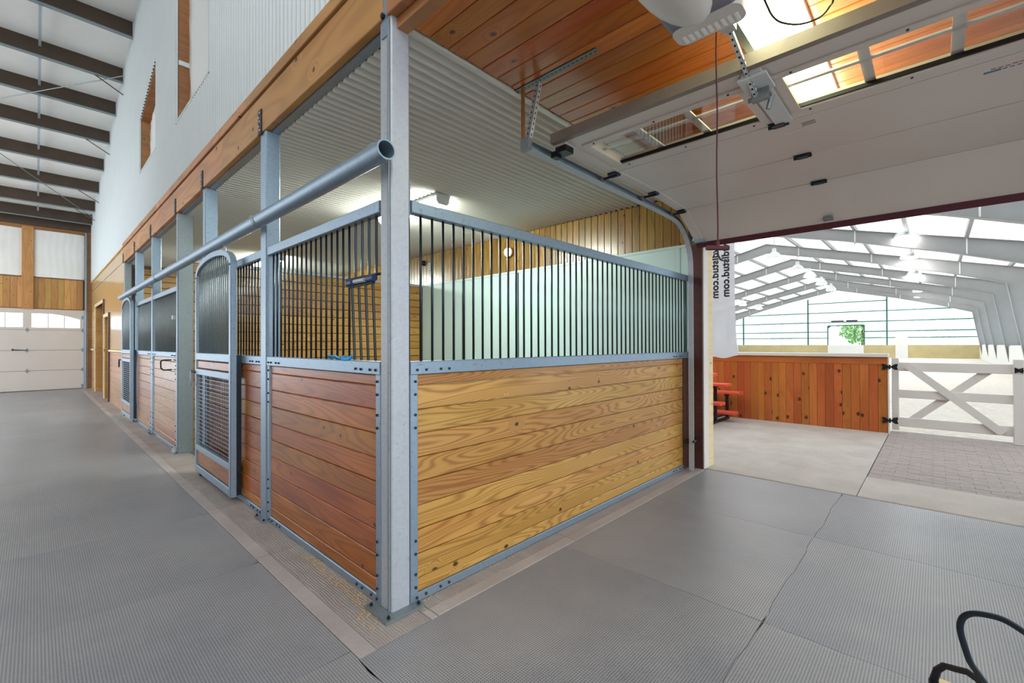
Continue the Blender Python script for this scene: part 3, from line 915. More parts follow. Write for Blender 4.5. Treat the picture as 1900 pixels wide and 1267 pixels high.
for idx, (a, c, zt, lab) in enumerate(((12.93, 13.95, 2.13, 'low pine-lined doorway just past the plywood wall'), (14.2, 16.55, 2.55, 'wide pine-lined doorway nearest the far end wall'))):
    dd = struct('door_%d' % (idx + 3), lab, 'doorway', (0, (a + c) / 2, 0))
    MB().cbox(-.005, .55, c - .03, c, 0, zt, .003, 'z').build('far_jamb', 'far_pine', dd)
    MB().cbox(-.005, .55, a, a + .03, 0, zt, .003, 'z').build('near_jamb', 'brown_wood', dd)
    MB().cbox(-.005, .55, a, c, zt, zt + .03, .003, 'y').build('head_jamb', 'brown_wood', dd)
    MB().cbox(-.03, .0, a - .09, a, 0, zt + .09, .003, 'z').build('near_casing', 'dark_wood', dd)
    MB().cbox(-.03, .0, c, c + .09, 0, zt + .09, .003, 'z').build('far_casing', 'cream_wood', dd)
    MB().cbox(-.03, .0, a, c, zt + .0, zt + .09, .003, 'y').build('head_casing', 'cream_wood', dd)
    MB().box(.55, .58, a, c, 0, zt).build('door_leaf', 'brown_wood', dd)

# ------------------------------------------------------------------ partition to the arena
wr = struct('wall_right', 'pale mint panelled wall with pine boards above, behind the stall bars', 'wall', (XD, 5, 0))
MB().box(XD + .01, XD2, -.0, 12, 0, 3.14).box(XD + .01, XD2, -6, 0, 2.62, 3.14).build('wall_core', 'slab', wr)
yb = 0.0
for a, c in ((.0, .14), (.15, 1.36), (1.40, 2.62), (2.66, 3.88), (3.92, 5.12), (5.25, 6.9), (6.95, 8.6), (8.65, 10.1)):
    MB().cbox(XD - .012, XD + .01, a, c, 0, 2.50, .003, 'z').build('mint_panel', 'mint', wr)
for yv in (.12, 1.40, 2.66, 3.93):
    MB().cbox(XD - .022, XD - .010, yv - .028, yv + .028, 0, 2.50, .003, 'z').build('joint_strip', 'galv' if yv > 2 else 'mint', wr)
MB().cbox(XD - .02, XD + .01, .0, 10.1, 2.50, 2.535, .003, 'y').build('top_strip', 'mint', wr)
y = .0
wv = .1
while y < 10.1:
    if not (5.13 < y < 5.17):
        plank('board', 3.10 - 2.537, wv - .005, .02, 'tg_wood', 'z_y', (XD, y + wv / 2, (3.10 + 2.537) / 2), wr, .004)
    y += wv
# header over the opening and its jambs
MB().cbox(XD - .0, XD2 + .01, -2.62, -.16, 2.50, 2.66, .004, 'y').build('lintel', 'dark_wood', wr)
MB().cbox(XD - .012, XD + .01, -.155, -.002, 0, 2.50, .003, 'z').build('jamb_board', 'dark_wood', wr)
MB().cbox(3.70, XD - .014, .062, .16, 0, 1.23, .004, 'z').build('corner_stud', 'dark_wood', wr)
MB().cbox(3.693, 3.836, .000, .060, .004, 1.234, .004, 'z').build('end_stud', 'dark_wood', wr)
MB().cbox(XD + .011, 4.00, -.162, -.002, 0, 2.50, .003, 'z').build('white_stop', 'white_paint', wr)
MB().cbox(4.0, 4.14, -.162, .05, 0, 2.6, .003, 'z').build('outer_jamb', 'cream_wood', wr)
MB().box(XD + .01, XD2, -6, -2.62, 0, 2.64).build('wall_core', 'slab', wr)

# plank partition between the two stalls
wp = struct('wall_partition', 'low wall of knotty orange planks between the two stalls', 'wall', (2, 5.2, 0))
for k in range(19):
    z0 = .01 + SEAM * k
    plank('plank', 3.64, SEAM - .008, .04, 'part_wood', 'x_z', (2.0, 5.19, z0 + SEAM / 2 - .0), wp, .005)
MB().box(.18, 3.82, 5.195, 5.205, 0, 2.5).build('core', 'dark_wood', wp)
MB().cbox(.17, 3.83, 5.16, 5.22, 2.50, 2.545, .004, 'x').build('cap_rail', 'galv_light', wp)
wb = struct('wall_back', 'orange plank wall closing the far stall', 'wall', (2, 10.2, 0))
for k in range(23):
    z0 = .01 + SEAM * k
    plank('plank', 3.64, SEAM - .008, .04, 'part_wood', 'x_z', (2.0, 10.2, z0 + SEAM / 2), wb, .005)
MB().box(.12, XD, 10.25, 10.3, 0, 3.1).build('backing', 'slab', wb)

# stall lamps and wall fittings
def tube_lamp(name, label, x0, x1, y0, y1, zc, lightmat, zb):
    t = thing(name, label, 'light fixture', ((x0 + x1) / 2, (y0 + y1) / 2, zb))
    MB().cbox(x0 - .01, x1 + .01, y0 - .012, y1 + .012, zc - .035, zc - .0, .006, 'y').build('housing', 'white_steel', t)
    c = (x1 - x0) * .2
    pr_ = [(x0, zc - .036), (x0 + .004, zb + .03), (x0 + c, zb), (x1 - c, zb), (x1 - .004, zb + .03), (x1, zc - .036)]
    MB().prism(pr_, 'y', y0 + .015, y1 - .015).build('diffuser', lightmat, t)
    for ya, yb2 in ((y0 - .005, y0 + .013), (y1 - .013, y1 + .005)):
        pr2 = [(u + (.005 if u > (x0 + x1) / 2 else -.005), z - (.004 if z < zc - .04 else 0)) for u, z in pr_]
        MB().prism(pr2, 'y', ya, yb2).build('end_cap', 'white_steel', t)
    return t
tube_lamp('stall_lamp', 'bright tube light on the ribbed ceiling of the near stall', 1.81, 1.98, 2.0, 3.25, 3.094, 'stall_light', 2.985)
tube_lamp('stall_lamp.001', 'tube light on the ribbed ceiling of the far stall', 1.81, 1.98, 6.9, 8.15, 3.094, 'stall_light', 2.985)
t = thing('bulkhead_lamp', 'round glowing bulkhead light on the pine boards above the mint panels', 'wall lamp', (XD - .02, 2.80, 2.835))
MB().lathe([(.082, -.002), (.082, -.035), (.07, -.045)], (XD - .01, 2.80, 2.835), 20, 'x').build('rim', 'brown_wood', t, True)
MB().lathe([(.068, -.04), (.066, -.06), (.05, -.085), (.02, -.098)], (XD - .01, 2.80, 2.835), 20, 'x').build('globe', 'bulkhead_light', t, True)
t = thing('wall_outlet', 'small white outlet plate on the pine boards in the near stall', 'outlet', (XD - .012, 4.90, 2.87))
MB().cbox(XD - .022, XD - .011, 4.86, 4.94, 2.81, 2.93, .003, 'z').build('cover_plate', 'white_steel', t)
MB().box(XD - .025, XD - .021, 4.885, 4.915, 2.83, 2.86).box(XD - .025, XD - .021, 4.885, 4.915, 2.88, 2.91).build('sockets', 'plastic_grey', t)
t = thing('camera_dome', 'small black security camera on the pine boards in the near stall', 'camera', (XD - .012, 5.06, 2.95))
MB().lathe([(.05, 0), (.05, -.02), (.042, -.05), (.02, -.07)], (XD - .012, 5.06, 2.95), 14, 'x').build('dome', 'black', t, True)
MB().lathe([(.055, 0), (.055, -.012)], (XD - .011, 5.06, 2.95), 14, 'x').build('mount_ring', 'plastic_grey', t, True)

# ------------------------------------------------------------------ raised overhead door, tracks, opener
od = struct('door_2', 'raised white sectional overhead door hanging under the pine ceiling', 'door', (2.4, -1.38, 2.74))
PRF = [(1.13, 2.735), (1.837, 2.737), (2.517, 2.751), (3.134, 2.724), (3.605, 2.475)]
DY0, DY1 = -2.58, -.185
def dz(x):
    for (xa, za), (xb, zb) in zip(PRF[:-1], PRF[1:]):
        if x <= xb: return za + (zb - za) * (x - xa) / (xb - xa)
    return PRF[-1][1]
TH = .045
def dquad(bm_, xa, xb, ya, yb2, lo=0.0, hi=TH):
    """slab following the door's own slope between xa and xb"""
    bm_.add([(x_, y_, dz(x_) + h) for x_ in (xa, xb) for y_ in (ya, yb2) for h in (lo, hi)],
            [(0, 1, 3, 2), (4, 6, 7, 5), (0, 4, 5, 1), (2, 3, 7, 6), (0, 2, 6, 4), (1, 5, 7, 3)])
    return bm_
for i in (1, 2, 3):
    (xa, za), (xb, zb) = PRF[i], PRF[i + 1]
    g = .004
    dquad(MB(), xa + g, xb - g, DY0, DY1).build('door_section', 'door_white', od)
    dquad(MB(), xa + .004, xb - .004, DY1 - .09, DY1 + .001, -.006, 0).build('end_stile', 'door_white', od)
# window section
WX0, WX1 = 1.285, 1.72
wy = [(-1.30, -.36), (-2.45, -1.49)]
b = MB()
dquad(b, 1.13, WX0, DY0, DY1); dquad(b, WX1, 1.835, DY0, DY1)
dquad(b, WX0, WX1, -.36, DY1); dquad(b, WX0, WX1, -1.49, -1.30); dquad(b, WX0, WX1, DY0, -2.45)
b.build('window_section', 'door_white', od)
dquad(MB(), 1.135, 1.83, DY1 - .09, DY1 + .001, -.006, 0).build('end_stile', 'door_white', od)
for wi, (a, c) in enumerate(wy):
    f = MB()
    for xa, xb, ya, yb2 in ((WX0 - .035, WX0 + .008, a - .035, c + .035), (WX1 - .008, WX1 + .035, a - .035, c + .035), (WX0, WX1, a - .035, a + .008), (WX0, WX1, c - .008, c + .035)):
        dquad(f, xa, xb, ya, yb2, -.009, -.001)
    fr_ = f.build('window_frame', 'door_white', od)
    sc = MB()
    for ya in (a + .05, (a + c) / 2, c - .05):
        for xx_ in (WX0 - .02, WX1 + .02): sc.lathe([(.006, -.014), (.006, -.008)], (xx_, ya, dz(xx_)), 6)
    sc.build('frame_screws', 'bolt', fr_, kind='stuff')
    dquad(MB(), WX0, WX1, a, c, .018, .022).build('pane', 'glass', fr_)
    for k in (1, 2):
        ym = a + (c - a) * k / 3
        dquad(MB(), WX0, WX1, ym - .022, ym + .022, .024, .034).build('muntin', 'white_paint', fr_)
    xm = WX0 + (WX1 - WX0) * .42
    dquad(MB(), xm - .014, xm + .014, a, c, .024, .034).build('muntin', 'white_paint', fr_)
    dquad(MB(), WX1 - .022, WX1 - .008, a, c, -.0, .02).build('window_gasket', 'black', fr_)
# top edge strut, rubber seal
MB().box(1.09, 1.13, DY0, DY1 - .0, 2.735, 2.80).box(1.10, 1.20, DY0, DY1, 2.782, 2.80).build('top_strut', 'taupe', od)
sv = PRF[4]
MB().add([(sv[0] + dx_, y_, sv[1] + h) for y_ in (DY0, DY1) for dx_, h in ((-.01, .0), (.03, .03), (.055, -.025), (.015, -.05))],
         [(0, 1, 2, 3), (7, 6, 5, 4), (0, 4, 5, 1), (1, 5, 6, 2), (2, 6, 7, 3), (3, 7, 4, 0)]).build('bottom_seal', 'seal', od)
for i in (1, 2, 3):
    x_, z_ = PRF[i]
    yh = -1.36
    h = MB().prism([(yh - .055, z_), (yh + .055, z_), (yh + .03, z_ - .022), (yh - .03, z_ - .022)], 'x', x_ - .035, x_ + .015)
    h.tube([(x_, yh - .055, z_ - .012), (x_, yh + .055, z_ - .012)], .012, 8)
    h.build('hinge', 'bolt', od)
    h = MB().box(x_ - .04, x_ + .04, DY1 - .075, DY1 - .005, z_ - .022, z_ - .004).tube([(x_, DY1 - .07, z_ - .025), (x_, DY1 + .05, z_ - .025)], .010, 8)
    eh_ = h.build('end_hinge', 'bolt', od)
    MB().lathe([(.022, -.012), (.022, .012)], (x_, DY1 + .075, z_ - .028), 12, 'y').build('track_roller', 'plastic_grey', eh_, True)
x_ = 1.19
MB().box(x_ - .04, x_ + .05, DY1 - .08, DY1 + .004, 2.69, 2.735).box(x_ - .03, x_ + .03, DY1 + .004, DY1 + .05, 2.675, 2.715).build('top_roller_bracket', 'black', od)
MB().box(3.54, 3.60, DY1 - .10, DY1 - .0, 2.47, 2.50).build('bottom_bracket', 'galv', od)
MB().box(3.50, 3.56, -1.40, -1.33, 2.486, 2.51).build('lift_handle', 'galv_dark', od)
# opener bracket plate on the centre stile
bp = MB().box(1.14, 1.82, -1.44, -1.35, 2.722, 2.736); bp.box(1.15, 1.32, -1.46, -1.33, 2.708, 2.722)
bp.build('centre_stile', 'white_steel', od)
MB().box(1.28, 1.31, -1.44, -1.36, 2.65, 2.71).tube([(1.30, -1.45, 2.67), (1.30, -1.34, 2.67)], .012, 8).tube([(1.35, -1.44, 2.69), (1.35, -1.42, 2.62)], .012, 6).build('arm_bracket', 'galv_dark', od)
# printed labels on the door skin
lb = MB(); dquad(lb, 2.005, 2.03, -1.46, -1.35, -.0014, -.0006); lb.build('white_label', 'white_paint', od)
lb = MB()
for k in range(3): dquad(lb, 1.93 + .022 * k, 1.935 + .022 * k, -1.53, -1.46, -.0014, -.0006)
lb.build('printed_lines', 'bark', od)
lb = MB()
for k in range(12): dquad(lb, 1.942 + .003 * (k % 3), 1.951 + .003 * (k % 3), -2.27 - .024 * k, -2.253 - .024 * k, -.0014, -.0006)
lb.build('orange_print', 'orange_ink', od)
lb = MB(); dquad(lb, 1.965, 1.985, -2.29, -2.23, -.0014, -.0006)
for k in range(12): dquad(lb, 1.972, 1.982, -2.31 - .024 * k, -2.295 - .024 * k, -.0014, -.0006)
lb.build('blue_print', 'blue_ink', od)

ot = thing('overhead_track', 'galvanised overhead door track bending down beside the stall corner', 'track', (3.6, -.1, 0))
pts = [(.93, 2.708), (1.9, 2.706), (2.9, 2.70)]
R_ = .36
path = [(.93, 2.71), (2.0, 2.708), (3.0, 2.702), (3.20, 2.695)]
for i in range(1, 10):
    a = PI / 2 * i / 9
    path.append((3.20 + .47 * math.sin(a), 2.225 + .47 * math.cos(a)))
path.append((3.67, .02))
def tstrip(name, ya, yb2, off, mat):
    v_, f_ = [], []
    m = len(path)
    for i, (x, z) in enumerate(path):
        a = path[max(0, i - 1)]; c = path[min(m - 1, i + 1)]
        tx, tz = c[0] - a[0], c[1] - a[1]
        l = math.hypot(tx, tz); nx, nz = tz / l, -tx / l      # towards the stall's outside of the bend negative
        for y_ in (ya, yb2):
            for o_ in off: v_.append((x - nx * o_, y_, z - nz * o_))
    for i in range(m - 1):
        k = i * 4; q = k + 4
        f_ += [(k, k + 1, q + 1, q), (k + 2, q + 2, q + 3, k + 3), (k, q, q + 2, k + 2), (k + 1, k + 3, q + 3, q + 1)]
    f_ += [(0, 2, 3, 1), (4 * m - 4, 4 * m - 3, 4 * m - 1, 4 * m - 2)]
    return MB().add(v_, f_).build(name, mat, ot)
tstrip('track_web', -.082, -.078, (-.025, .03), 'galv')
tstrip('track_flange', -.13, -.078, (-.028, -.023), 'galv_light')
tstrip('track_flange', -.112, -.078, (.028, .032), 'galv_dark')
MB().box(3.66, 3.84, -.10, -.02, .30, .33).build('track_bracket', 'bolt', ot)
MB().tube([(3.69, -.13, .34), (3.60, -.14, .34)], .012, 6).build('track_bolt', 'bolt', ot)
def perf(name, p0, p1, w, mat, parent, holes=10, axis=(0, 1, 0)):
    """perforated angle: two flanges with dark punched holes set into them"""
    p0, p1 = Vector(p0), Vector(p1)
    d = (p1 - p0); L = d.length; d.normalize()
    a = Vector(axis); a = (a - d * a.dot(d)).normalized(); c = d.cross(a)
    b = MB()
    for (e, t_) in ((a, c), (c, a)):
        vs = [p0 + d * (L * s) + e * (w * u) + t_ * (.003 * v_) for s in (0, 1) for u in (0, 1) for v_ in (0, 1)]
        b.add(vs, [(0, 1, 3, 2), (4, 6, 7, 5), (0, 4, 5, 1), (2, 3, 7, 6), (0, 2, 6, 4), (1, 5, 7, 3)])
    o = b.build(name, mat, parent)
    h = MB()
    for i in range(holes):
        s = (i + .5) / holes * L
        for (e, t_) in ((a, c), (c, a)):
            q = p0 + d * s + e * w * .55
            vs = [q + d * (.006 * su) + e * (.004 * sv_) + t_ * (tt) for su in (-1, 1) for sv_ in (-1, 1) for tt in (-.001, .004)]
            h.add(vs, [(0, 1, 3, 2), (4, 6, 7, 5), (0, 4, 5, 1), (2, 3, 7, 6), (0, 2, 6, 4), (1, 5, 7, 3)])
    h.build('punched_holes', 'black', o, kind='stuff')
    return o
perf('ceiling_angle', (.93, .0, 3.095), (.93, -.64, 3.095), .05, 'galv_dark', ot, 20, (1, 0, 0))
MB().cbox(.935, .95, -.085, -.06, 2.70, 3.09, .002, 'z').build('hanger_strap', 'brown_wood', ot)
perf('hanger_angle', (.955, -.10, 2.70), (.955, -.20, 3.085), .032, 'galv_light', ot, 12, (1, 0, 0))
MB().box(.92, .96, -.135, -.07, 2.67, 2.745).build('end_stop', 'galv_dark', ot)

op = thing('door_opener', 'white and grey overhead door opener hanging from the pine ceiling', 'door opener', (.48, -1.36, 2.72))
def rbox(x0, x1, y0, y1, z0, z1, r, n=5):
    pr_ = []
    for cx, cy, a0 in ((x1 - r, y1 - r, 0), (x0 + r, y1 - r, 90), (x0 + r, y0 + r, 180), (x1 - r, y0 + r, 270)):
        for i in range(n + 1):
            a = math.radians(a0 + 90 * i / n)
            pr_.append((cx + r * math.cos(a), cy + r * math.sin(a)))
    return pr_, z0, z1
pr_, z0, z1 = rbox(.04, .66, -1.50, -1.225, 2.735, 2.92, .05)
b = MB()
cx, cy = .39, -1.38
lay = [(.86, 2.715), (.95, 2.722), (1.0, 2.74), (1.0, 2.90), (.94, 2.925)]
vs = [(cx + (u - cx) * s, cy + (v_ - cy) * s, z) for s, z in lay for u, v_ in pr_]
m = len(pr_)
fs = [tuple(range(m))[::-1], tuple((len(lay) - 1) * m + j for j in range(m))]
for i in range(len(lay) - 1):
    for j in range(m): fs.append((i * m + j, i * m + (j + 1) % m, (i + 1) * m + (j + 1) % m, (i + 1) * m + j))
b.add(vs, fs).build('case', 'plastic_grey', op, True)
# pale rounded lamp lens bulging from the underside
b = MB()
lv, lf = [], []
NS, NR = 24, 6
for i in range(NR + 1):
    r = math.sin(PI / 2 * i / NR); h = math.cos(PI / 2 * i / NR)
    for j in range(NS):
        a = 2 * PI * j / NS
        lv.append((.33 + .30 * r * math.cos(a), -1.345 + .125 * r * math.sin(a), 2.735 - .06 * h))
for i in range(NR):
    for j in range(NS): lf.append((i * NS + j, i * NS + (j + 1) % NS, (i + 1) * NS + (j + 1) % NS, (i + 1) * NS + j))
b.add(lv, lf).build('lamp_lens', 'plastic_white', op, True)
pr_, z0, z1 = rbox(.575, .70, -1.51, -1.235, 2.72, 2.915, .04)
MB().prism(pr_, 'z', 2.712, 2.915).build('vent_end', 'plastic_white', op, True)
b = MB()
for k in range(9):
    y_ = -1.268 - .026 * k
    b.box(.635, .685, y_ - .009, y_ + .004, 2.7095, 2.7125).box(.6995, .7015, y_ - .009, y_ + .004, 2.725, 2.79)
b.build('vent_slots', 'insul', op, kind='stuff')
MB().box(.70, 3.7, -1.40, -1.365, 2.86, 2.895).build('drive_rail', 'galv_dark', op)
MB().box(.77, .88, -1.41, -1.355, 2.80, 2.86).build('trolley', 'galv_light', op)
perf('door_arm', (.84, -1.39, 2.82), (1.31, -1.39, 2.66), .02, 'white_steel', op, 14, (0, 1, 0))
for x_ in (.2, .62):
    MB().box(x_ - .015, x_ + .015, -1.40, -1.37, 2.91, 3.1).build('hang_strap', 'galv_dark', op)
pc_ = thing('pull_cord', 'dark red emergency pull cord hanging from the door opener', 'cord', (.80, -1.35, 1.83))
pts = [(.80, -1.35 + .002 * math.sin(i), 2.80 - .96 * i / 12) for i in range(13)]
MB().tube(pts, .0035, 6).build('cord', 'cord', pc_, True)
MB().tube([(.765, -1.315, 1.822), (.835, -1.385, 1.822)], .011, 8).tube([(.80, -1.35, 1.815), (.80, -1.35, 1.85)], .009, 8).build('pull_handle', 'cord', pc_, True)
MB().tube([(.80, -1.35, 1.815), (.80, -1.352, 1.79), (.805, -1.36, 1.77), (.812, -1.37, 1.765)], .004, 6).build('cord_tail', 'black', pc_, True)
cb_ = MB()
D_ = [(.72, -1.537, 2.93), (.80, -1.532, 2.86), (.88, -1.532, 2.845), (.96, -1.535, 2.84), (1.03, -1.556, 2.838), (1.10, -1.612, 2.84), (1.118, -1.681, 2.845), (1.075, -1.726, 2.85), (1.03, -1.747, 2.87), (.95, -1.77, 3.09)]
sm = []
for i in range(len(D_) - 1):
    p0, p1, p2, p3 = (Vector(D_[max(0, i - 1)]), Vector(D_[i]), Vector(D_[i + 1]), Vector(D_[min(len(D_) - 1, i + 2)]))
    for k in range(5):
        t_ = k / 5
        sm.append(.5 * ((2 * p1) + (p2 - p0) * t_ + (2 * p0 - 5 * p1 + 4 * p2 - p3) * t_ ** 2 + (3 * p1 - p0 - 3 * p2 + p3) * t_ ** 3))
sm.append(Vector(D_[-1]))
tag(cb_.tube(sm, .0045, 8).build('power_cable', 'black', None, True), 'black power cable looping below the aisle ceiling light', 'cable')
# aisle ceiling light, laid along the cross aisle
t = thing('aisle_lamp', 'bright white panel light on the pine ceiling beside the door opener', 'light fixture', (1.4, -1.47, 3.0))
MB().cbox(.72, 3.10, -1.59, -1.36, 3.06, 3.097, .006, 'x').build('housing', 'grey_side', t)
MB().prism([(-1.59, 3.06), (-1.585, 2.99), (-1.55, 2.97), (-1.40, 2.97), (-1.365, 2.99), (-1.36, 3.06)], 'x', .74, 3.08).build('diffuser', 'aisle_light', t)
for xa, xb in ((.725, .742), (3.078, 3.095)): MB().box(xa, xb, -1.595, -1.352, 2.962, 3.06).build('end_cap', 'grey_side', t)
MB().box(.75, 3.07, -1.357, -1.338, 2.975, 3.06).build('side_rail', 'grey_side', t)

# ------------------------------------------------------------------ banner, bleachers, kick wall, gate
bn = thing('hanging_banner', 'white vinyl banner with mirrored web address hanging by the doorway', 'banner', (4.4, -.16, 2.6))
bv, bf = [], []
NU, NZ = 16, 20
def bw(u, v_): return 4.40 + .012 * math.sin(u * 9 + v_ * 2) + .02 * (v_ ** 3) * math.sin(u * 6.5 + 1)
for i in range(NU + 1):
    for j in range(NZ + 1):
        u, v_ = i / NU, j / NZ
        y_ = .01 - .335 * u - .03 * u * v_ ** 4
        z_ = 2.75 - 1.525 * v_ + .022 * u * v_ ** 3 + .012 * math.sin(u * 8) * v_ ** 4
        bv.append((bw(u, v_), y_, z_))
for i in range(NU):
    for j in range(NZ):
        k = i * (NZ + 1) + j
        bf.append((k, k + NZ + 1, k + NZ + 2, k + 1))
MB().add(bv, bf).build('vinyl_sheet', 'banner', bn, True)
MB().tube([(4.395, .02, 2.752), (4.395, -.34, 2.752)], .012, 8).tube([(4.13, .0, 2.752), (4.395, .0, 2.752)], .010, 8).tube([(4.13, .0, 2.55), (4.13, .0, 2.752)], .010, 8).build('hanging_rod', 'galv_dark', bn, True)
for (yb_, zt_, size, txt) in ((-.146, 2.585, .120, 'wdlstud.com'), (-.268, 2.585, .118, 'wdlstud.com')):
    cu = bpy.data.curves.new('lettering', 'FONT')
    cu.body = txt
    cu.size = size
    cu.offset = .0045
    cu.space_character = 1.04
    cu.materials.append(M['text_dark'])
    tmp = bpy.data.objects.new('tmp', cu)
    me_ = bpy.data.meshes.new_from_object(tmp)
    bpy.data.objects.remove(tmp)
    to = bpy.data.objects.new('lettering', me_)
    COL.objects.link(to)
    to.parent = bn
    mt = Matrix(((0, 0, 1, 4.376), (0, 1, 0, yb_), (-1, 0, 0, zt_), (0, 0, 0, 1)))
    to.matrix_local = Matrix.Translation(-OFF[bn.name]) @ mt

bl = thing('bleachers', 'small three-row bleachers with red plank seats beside the pine kick wall', 'bleachers', (6.9, 2, 0))
YB = .55
for x_, z_ in ((6.276, .915), (6.949, .705), (7.6, .512), (6.621, .412), (7.3, .178)):
    MB().cbox(x_ - .13, x_ + .13, YB, 4.2, z_ - .045, z_, .006, 'y').build('seat_plank', 'red_plank', bl)
for y_ in (.78, 2.3, 3.8):
    f = MB()
    for x_, zt_ in ((6.276, .87), (6.949, .66), (7.55, .467)):
        f.box(x_ - .022, x_ + .022, y_ - .022, y_ + .022, .04, zt_)
        f.box(x_ - .09, x_ + .09, y_ - .02, y_ + .02, zt_ - .03, zt_)
    f.box(6.1, 7.62, y_ - .02, y_ + .02, .0, .04)
    for x0_, x1_, z_ in ((6.276, 6.72, .355), (6.949, 7.42, .12)): f.box(x0_, x1_, y_ - .018, y_ + .018, z_ - .03, z_ + .01)
    f.build('frame', 'black', bl)

kw = struct('wall_kick', 'knotty red pine kick wall with a white cap before the arena', 'wall', (7.88, 1, 0))
y_ = -1.497
while y_ < 7.0:
    plank('board', 1.06, .112, .025, 'red_pine', 'z_y', (7.85, y_ + .0575, .53), kw, .004)
    y_ += .115
plank('top_board', 8.5, .115, .03, 'red_pine', 'y_z', (7.846, 2.75, 1.118), kw, .004)
MB().cbox(7.80, 8.02, -1.507, 7.0, 1.178, 1.236, .006, 'y').build('white_cap', 'white_paint', kw)
MB().cbox(7.865, 7.96, -1.5, 7.0, 0, 1.178, .004, 'y').build('core', 'kick', kw)
MB().box(7.835, 7.97, -1.512, -1.50, 0, 1.178).build('white_end', 'white_paint', kw)

gt = thing('arena_gate', 'white wooden gate with crossed braces beside the pine kick wall', 'gate', (8.0, -2.2, 0))
MB().cbox(7.96, 8.03, -1.625, -1.54, .045, 1.165, .006, 'z').build('stile', 'white_paint', gt)
MB().cbox(7.94, 8.06, -2.92, -2.82, .0, 1.165, .006, 'z').build('stile', 'white_paint', gt)
for z0_, z1_ in ((.965, 1.10), (.55, .675), (.105, .245)):
    MB().cbox(7.975, 8.015, -2.82, -1.625, z0_, z1_, .005, 'y').build('rail', 'white_paint', gt)
def brace(ya, za, yb2, zb, xo):
    d = Vector((0, yb2 - ya, zb - za)).normalized(); n_ = Vector((0, -d.z, d.y)) * .05
    vs = [Vector((x_, y_, z_)) + n_ * s for x_ in (xo - .018, xo + .018) for (y_, z_) in ((ya, za), (yb2, zb)) for s in (-1, 1)]
    MB().add(vs, [(0, 1, 3, 2), (4, 6, 7, 5), (0, 4, 5, 1), (2, 3, 7, 6), (0, 2, 6, 4), (1, 5, 7, 3)]).build('brace', 'white_paint', gt)
brace(-1.72, 1.06, -2.72, .14, 7.955)
brace(-1.72, .16, -2.62, 1.03, 8.034)
def hinge(y_, z_, x_, s=1):
    b = MB()
    for sg in (-1, 1):
        b.prism([(y_ + sg * .015, z_ - .012), (y_ + sg * .06, z_ - .045), (y_ + sg * .10, z_ - .045), (y_ + sg * .085, z_), (y_ + sg * .10, z_ + .045), (y_ + sg * .06, z_ + .045), (y_ + sg * .015, z_ + .012)], 'x', x_ - .008, x_)
    b.tube([(x_ - .012, y_, z_ - .035), (x_ - .012, y_, z_ + .035)], .012, 8)
    b.box(x_ - .006, x_, y_ - .03, y_ + .03, z_ - .012, z_ + .012)
    b.build('strap_hinge', 'black', gt)
for z_ in (1.03, .2): hinge(-1.525, z_, 7.83)
for z_ in (1.03, .2):
    MB().prism([(-1.545, z_ - .02), (-1.61, z_ - .045), (-1.595, z_), (-1.61, z_ + .045), (-1.545, z_ + .02)], 'x', 7.95, 7.96).build('strap_hinge', 'black', gt)
MB().prism([(-2.83, .98), (-2.83, 1.06), (-2.87, 1.04), (-2.91, 1.06), (-2.91, .98), (-2.87, 1.0)], 'x', 7.928, 7.94).tube([(7.93, -2.87, 1.02), (7.93, -3.0, 1.02)], .008, 6).build('latch', 'black', gt)

# ------------------------------------------------------------------ riding arena
RY, EY0, EY1, XA = 4.9, -5.3, 15.1, 55.0
def az(y): return 7.18 - .255 * abs(y - RY)
aroof = struct('ceiling.003', 'bright white lined roof of the riding arena', 'ceiling', (30, RY, 7))
b = MB()
for ya, yb2 in ((EY0, RY), (RY, EY1)):
    b.add([(XD2, ya, az(ya)), (XA + .5, ya, az(ya)), (XA + .5, yb2, az(yb2)), (XD2, yb2, az(yb2))], [(0, 1, 2, 3)])
b.build('roof_lining', 'roof_fabric', aroof)
for s in (-1, 1):
    for k in range(1, 7):
        y_ = RY + s * 1.55 * k
        if s * (y_ - RY) > 9.6: continue
        MB().box(XD2 + .1, XA, y_ - .05, y_ + .05, az(y_) - .17, az(y_) - .003).build('purlin', 'arena_steel', aroof)
frames = []
ORD = ['nearest', 'second', 'third', 'fourth', 'fifth', 'sixth', 'seventh', 'farthest']
XF = [8.4, 14.6, 20.9, 27.2, 33.4, 39.8, 46.1, 52.0]
